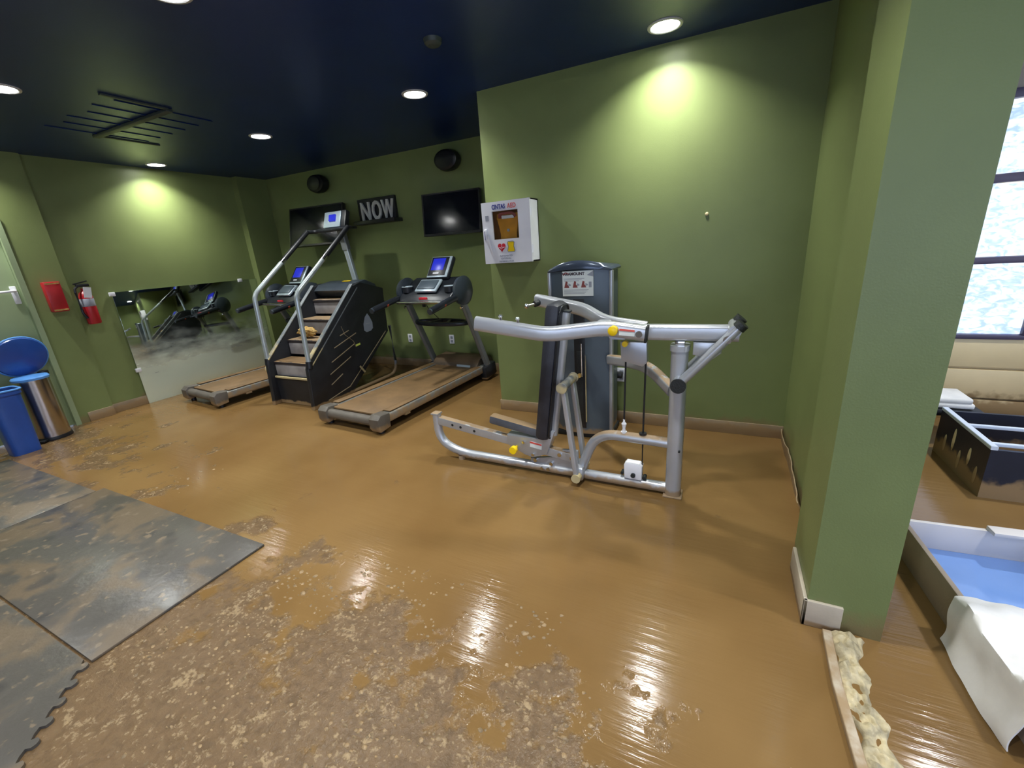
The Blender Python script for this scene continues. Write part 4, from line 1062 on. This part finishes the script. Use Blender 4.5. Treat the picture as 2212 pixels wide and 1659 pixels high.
# interlocking mat with puzzle edge
p0, p1 = Vector((-2.265, .405)), Vector((-1.72, -.13))
edge = []
dv = (p1-p0); Ln = dv.length; dv.normalize(); nv = Vector((-dv.y, dv.x))
nt_ = 10
for k in range(nt_):
    for u, w in ((0, 0), (.30, 0.004), (.26, .028), (.38, .042), (.50, .046), (.62, .042), (.74, .028), (.70, .004)):
        q = p0 + dv * Ln * (k+u)/nt_ + nv * w * .7
        edge.append((q.x, q.y))
poly = edge + [(p1.x, p1.y), (p1.x, -.8), (-4.4, -.8), (-4.4, .405)]
o = obj('puzzle_mat', B().prism(poly, 'z', 0.0, .012), 'rubber', angle=30); recenter(o)
tag(o, 'grey interlocking mat with puzzle edge at the bottom left', 'mat', 'grey rubber floor mats')

# clods of silt on the trodden part of the floor: too many to count
def clods():
    b = B(); rnd = random.Random(11)
    n = 0
    while n < 1500:
        u = rnd.random()
        if u < .86:
            x = rnd.uniform(-2.15, .40); y = rnd.uniform(.25, 1.35)
            lim = 1.02 - max(0, (x+.9)/1.4)*.35
        else:
            x = rnd.uniform(-6.0, -3.4); y = rnd.uniform(1.22, 1.95); lim = 1.5 + .2
        f = mnoise.noise(Vector((x*3.4, y*3.4, .5)))
        if u < .86 and (lim - y) + f*1.1 < 0: continue
        if u >= .86 and f < .05: continue
        if x < -1.72 and y < .42 : continue
        if x < -5.5 and y < 1.75: continue
        r = rnd.uniform(.003, .011) * (1.5 if rnd.random() < .07 else 1)
        a = rnd.uniform(0, 6.28); e = rnd.uniform(.5, 1.0)
        ring = []
        m = 6
        for k in range(m):
            t = a + 2*math.pi*k/m; rr = r*rnd.uniform(.7, 1.3)
            px, py = rr*math.cos(t), rr*math.sin(t)*e
            ring.append(b.bm.verts.new((x+px, y+py, -.001)))
        top = [b.bm.verts.new((x+(v.co.x-x)*.6, y+(v.co.y-y)*.6, r*rnd.uniform(.18, .42))) for v in ring]
        for k in range(m): b.bm.faces.new((ring[k], ring[(k+1) % m], top[(k+1) % m], top[k]))
        b.bm.faces.new(top)
        n += 1
    return b
o = obj('mud_clods', clods(), 'clod', angle=60)
tag(o, 'pale clods of silt scattered over the trodden floor in front', 'mud', kind='stuff')
def ridge(u, v):
    y = 1.64 - u*1.15
    wob = mnoise.noise(Vector((y*14, 0, 3)))
    w = .045 + .035*wob + .06*max(0, u-.45)
    x = .50 + .022*mnoise.noise(Vector((y*6, 2, 0))) + (v-.5)*2*w + .02*u + .05*max(0, .08-u)*8*v
    lump = mnoise.noise(Vector((x*26, y*20, 1))) + .6*mnoise.noise(Vector((x*60, y*55, 1)))
    z = (1-(2*v-1)**2)**.7 * (.020 + .034*lump + .02*mnoise.noise(Vector((y*4, 7, 0))))
    return Vector((x, y, max(z, -.002) * (1-.45*u) - .0015))
o = obj('mud_ridge', B().grid(ridge, 200, 24), 'mudridge', angle=80)
tag(o, 'lumpy pale mud ridge running from the pillar foot to the viewer', 'mud', kind='stuff')

# ================================================================== ROOM BEYOND THE PILLAR
GY = 4.30
# overhead door: one beige bottom section of ribbed boards, obscured glass sections above
dg = struct('door_2', B().span(.60, 3.4, GY+.05, GY+.08, 0, 2.28), 'beige', 'overhead door with obscured glass panes beyond the pillar', 'door', smooth=False)
for k, (z0, z1) in enumerate(((0.02, .135), (.15, .375), (.39, .612))):
    obj('board', B().span(.62, 3.38, GY+.012, GY+.05, z0, z1, bev=.008), 'beige', dg)
zs = (.626, 1.18, 1.725, 2.20)
rails = ((.612, .645), (1.155, 1.20), (1.69, 1.745), (2.195, 2.25))
for z0, z1 in rails:
    obj('rail', B().span(.62, 3.38, GY-.005, GY+.05, z0, z1, bev=.004), 'mullion', dg)
for k in range(3):
    for j in range(2):
        xa = .66 + j*1.37
        obj('pane', B().span(xa, xa+1.31, GY+.03, GY+.045, rails[k][1]+.003, rails[k+1][0]-.003), 'panes', dg)
for x in (.64, 2.0, 3.36):
    obj('stile', B().span(x-.035, x+.035, GY-.004, GY+.05, .645, 2.2, bev=.004), 'mullion', dg)
struct('wall_window', B().span(.60, 3.4, GY+.02, GY+.15, 2.25, CEIL), 'taupe', 'taupe wall above the overhead door', 'wall', smooth=False)
# unseen window added to the outer wall of that room for more daylight
w2 = struct('added_window_2', B().span(3.36, 3.4, -1.7, 2.7, .55, .62), 'mullion', 'sill of the unseen window added to the outer wall for daylight fill', 'window', smooth=False)
for k in range(3):
    for j in range(4):
        obj('pane', B().span(3.37, 3.385, -1.66+1.09*j, -1.66+1.09*j+1.03, .65+.56*k, .65+.56*k+.5), 'fillglass', w2)
for k in range(4):
    obj('mullion', B().span(3.36, 3.4, -1.7, 2.7, .59+.56*k, .65+.56*k), 'mullion', w2)
for j in range(5):
    obj('mullion', B().span(3.36, 3.4, -1.72+1.09*j, -1.66+1.09*j, .62, 2.33), 'mullion', w2)
w3 = struct('added_window_3', B().span(-1.4, 3.0, -2.6, -2.56, .55, .62), 'mullion', 'sill of the unseen window added behind the viewer for daylight fill', 'window', smooth=False)  # unseen window, added so bluish daylight reaches faces turned to the viewer
for k in range(3):
    for j in range(4):
        obj('pane', B().span(-1.36+1.09*j, -1.36+1.09*j+1.03, -2.59, -2.575, .65+.56*k, .65+.56*k+.5), 'fillglass', w3)
for k in range(4):
    obj('mullion', B().span(-1.4, 3.0, -2.6, -2.56, .59+.56*k, .65+.56*k), 'mullion', w3)
for j in range(5):
    obj('mullion', B().span(-1.42+1.09*j, -1.36+1.09*j, -2.6, -2.56, .62, 2.33), 'mullion', w3)
struct('trim_3', B().span(1.3, 2.4, GY-.03, GY+.02, 2.50, 2.57), 'black', 'black track above the overhead door', 'trim')

# dark crate with white rods across its open top
t = thing('storage_crate', (1.80, 3.24, 0), 'dark navy open crate with white rods across the top, beyond the pillar', 'crate')
cx0, cx1, cy0, cy1, ch = 1.36, 2.20, 2.95, 3.56, .30
obj('front_wall', B().span(cx0, cx1, cy0, cy0+.02, 0, ch-.01), 'crate', t)
obj('back_wall', B().span(cx0, cx1, cy1-.02, cy1, 0, ch-.01), 'crate', t)
obj('side_wall', B().span(cx0, cx0+.02, cy0+.02, cy1-.02, 0, ch-.01), 'crate', t)
obj('side_wall', B().span(cx1-.02, cx1, cy0+.02, cy1-.02, 0, ch-.01), 'crate', t)
obj('bottom', B().span(cx0+.02, cx1-.02, cy0+.02, cy1-.02, .005, .02), 'crate', t)
for y in (cy0+.06, (cy0+cy1)/2+.02):
    obj('rod', B().sweep([(cx0, y, ch), (cx1, y, ch)], rrect(.022, .02, .004)), 'rodwhite', t)
for x in (cx0+.012, cx1-.012):
    obj('edge_rod', B().sweep([(x, cy0, ch), (x, cy1, ch)], rrect(.03, .022, .004)), 'rodwhite', t)
rnd = random.Random(4)
for k in range(5):
    obj('mud_streak', B().ball((cx0-.001, cy0+.08+.1*k, .09+.03*rnd.random()+.02*(k % 2)*3), .004, .016, .05+.03*rnd.random(), 10, 8), 'beige', t)
# low dark stool with folded white towel behind it
t = thing('low_stool', (1.36, 3.78, 0), 'dark low stool half hidden behind the pillar', 'stool')
obj('seat', B().span(1.12, 1.60, 3.62, 3.96, .22, .27, bev=.02), 'black', t)
for x in (1.16, 1.56):
    for y in (3.66, 3.92):
        obj('leg', B().span(x-.02, x+.02, y-.02, y+.02, 0, .225, bev=.004), 'black', t)
t = thing('folded_towel', (1.40, 3.76, .272), 'folded white towel on the dark low stool', 'towel')
for k in range(2):
    obj('fold', B().box((1.40, 3.76, .292+.036*k), (.30-.03*k, .24, .038), bev=.014, seg=3), 'bag' , t)

# long white cabinet box lying on its back, open side up
Rz = Matrix.Rotation(math.radians(-6), 3, 'Z')
oc = Vector((1.14, 1.98, 0))
t = thing('toppled_cabinet', oc, 'long white laminate cabinet box lying open on the wet floor right of the pillar', 'cabinet')
t.rotation_euler = (0, 0, math.radians(4))
def lp(name, x0, x1, y0, y1, z0, z1, m): return obj(name, B().span(x0, x1, y0, y1, z0, z1, bev=.003), m, t, local=True)
lp('side_board', -.285, -.265, -.62, .36, 0, .16, 'sideboard')
lp('side_board', .28, .30, -.62, .36, 0, .16, 'laminate')
lp('end_board', -.265, .28, .34, .36, 0, .16, 'laminate')
lp('end_board', -.265, .28, -.62, -.60, 0, .16, 'laminate')
lp('back_board', -.265, .28, -.60, .34, .015, .03, 'laminatewetsky')
lp('rim_strip', .02, .30, .30, .36, .16, .178, 'laminate')
# plastic bag draped over the near rim of the cabinet box
def drape(u, v):
    y = 1.80 - .40*v - .05*u
    w = 0.05 * math.sin(u*9 + v*3) + .03*mnoise.noise(Vector((u*4, v*5, 2)))
    if u < .45:
        k = u/.45
        x = 1.14 - (1.14-.838-.03*v)*k; z = .190 + .02*math.sin(v*8)*k + .012*mnoise.noise(Vector((u*9, v*9, 0)))
    else:
        k = (u-.45)/.55
        x = .838 + .03*v - .025*k + w*.25*k; z = .185*(1-k) + .010
    return Vector((x, y, z))
o = obj('plastic_bag', B().grid(drape, 36, 30, thick=.004), 'bag', angle=80); recenter(o)
tag(o, 'crumpled white plastic bag draped over the white cabinet box', 'bag')
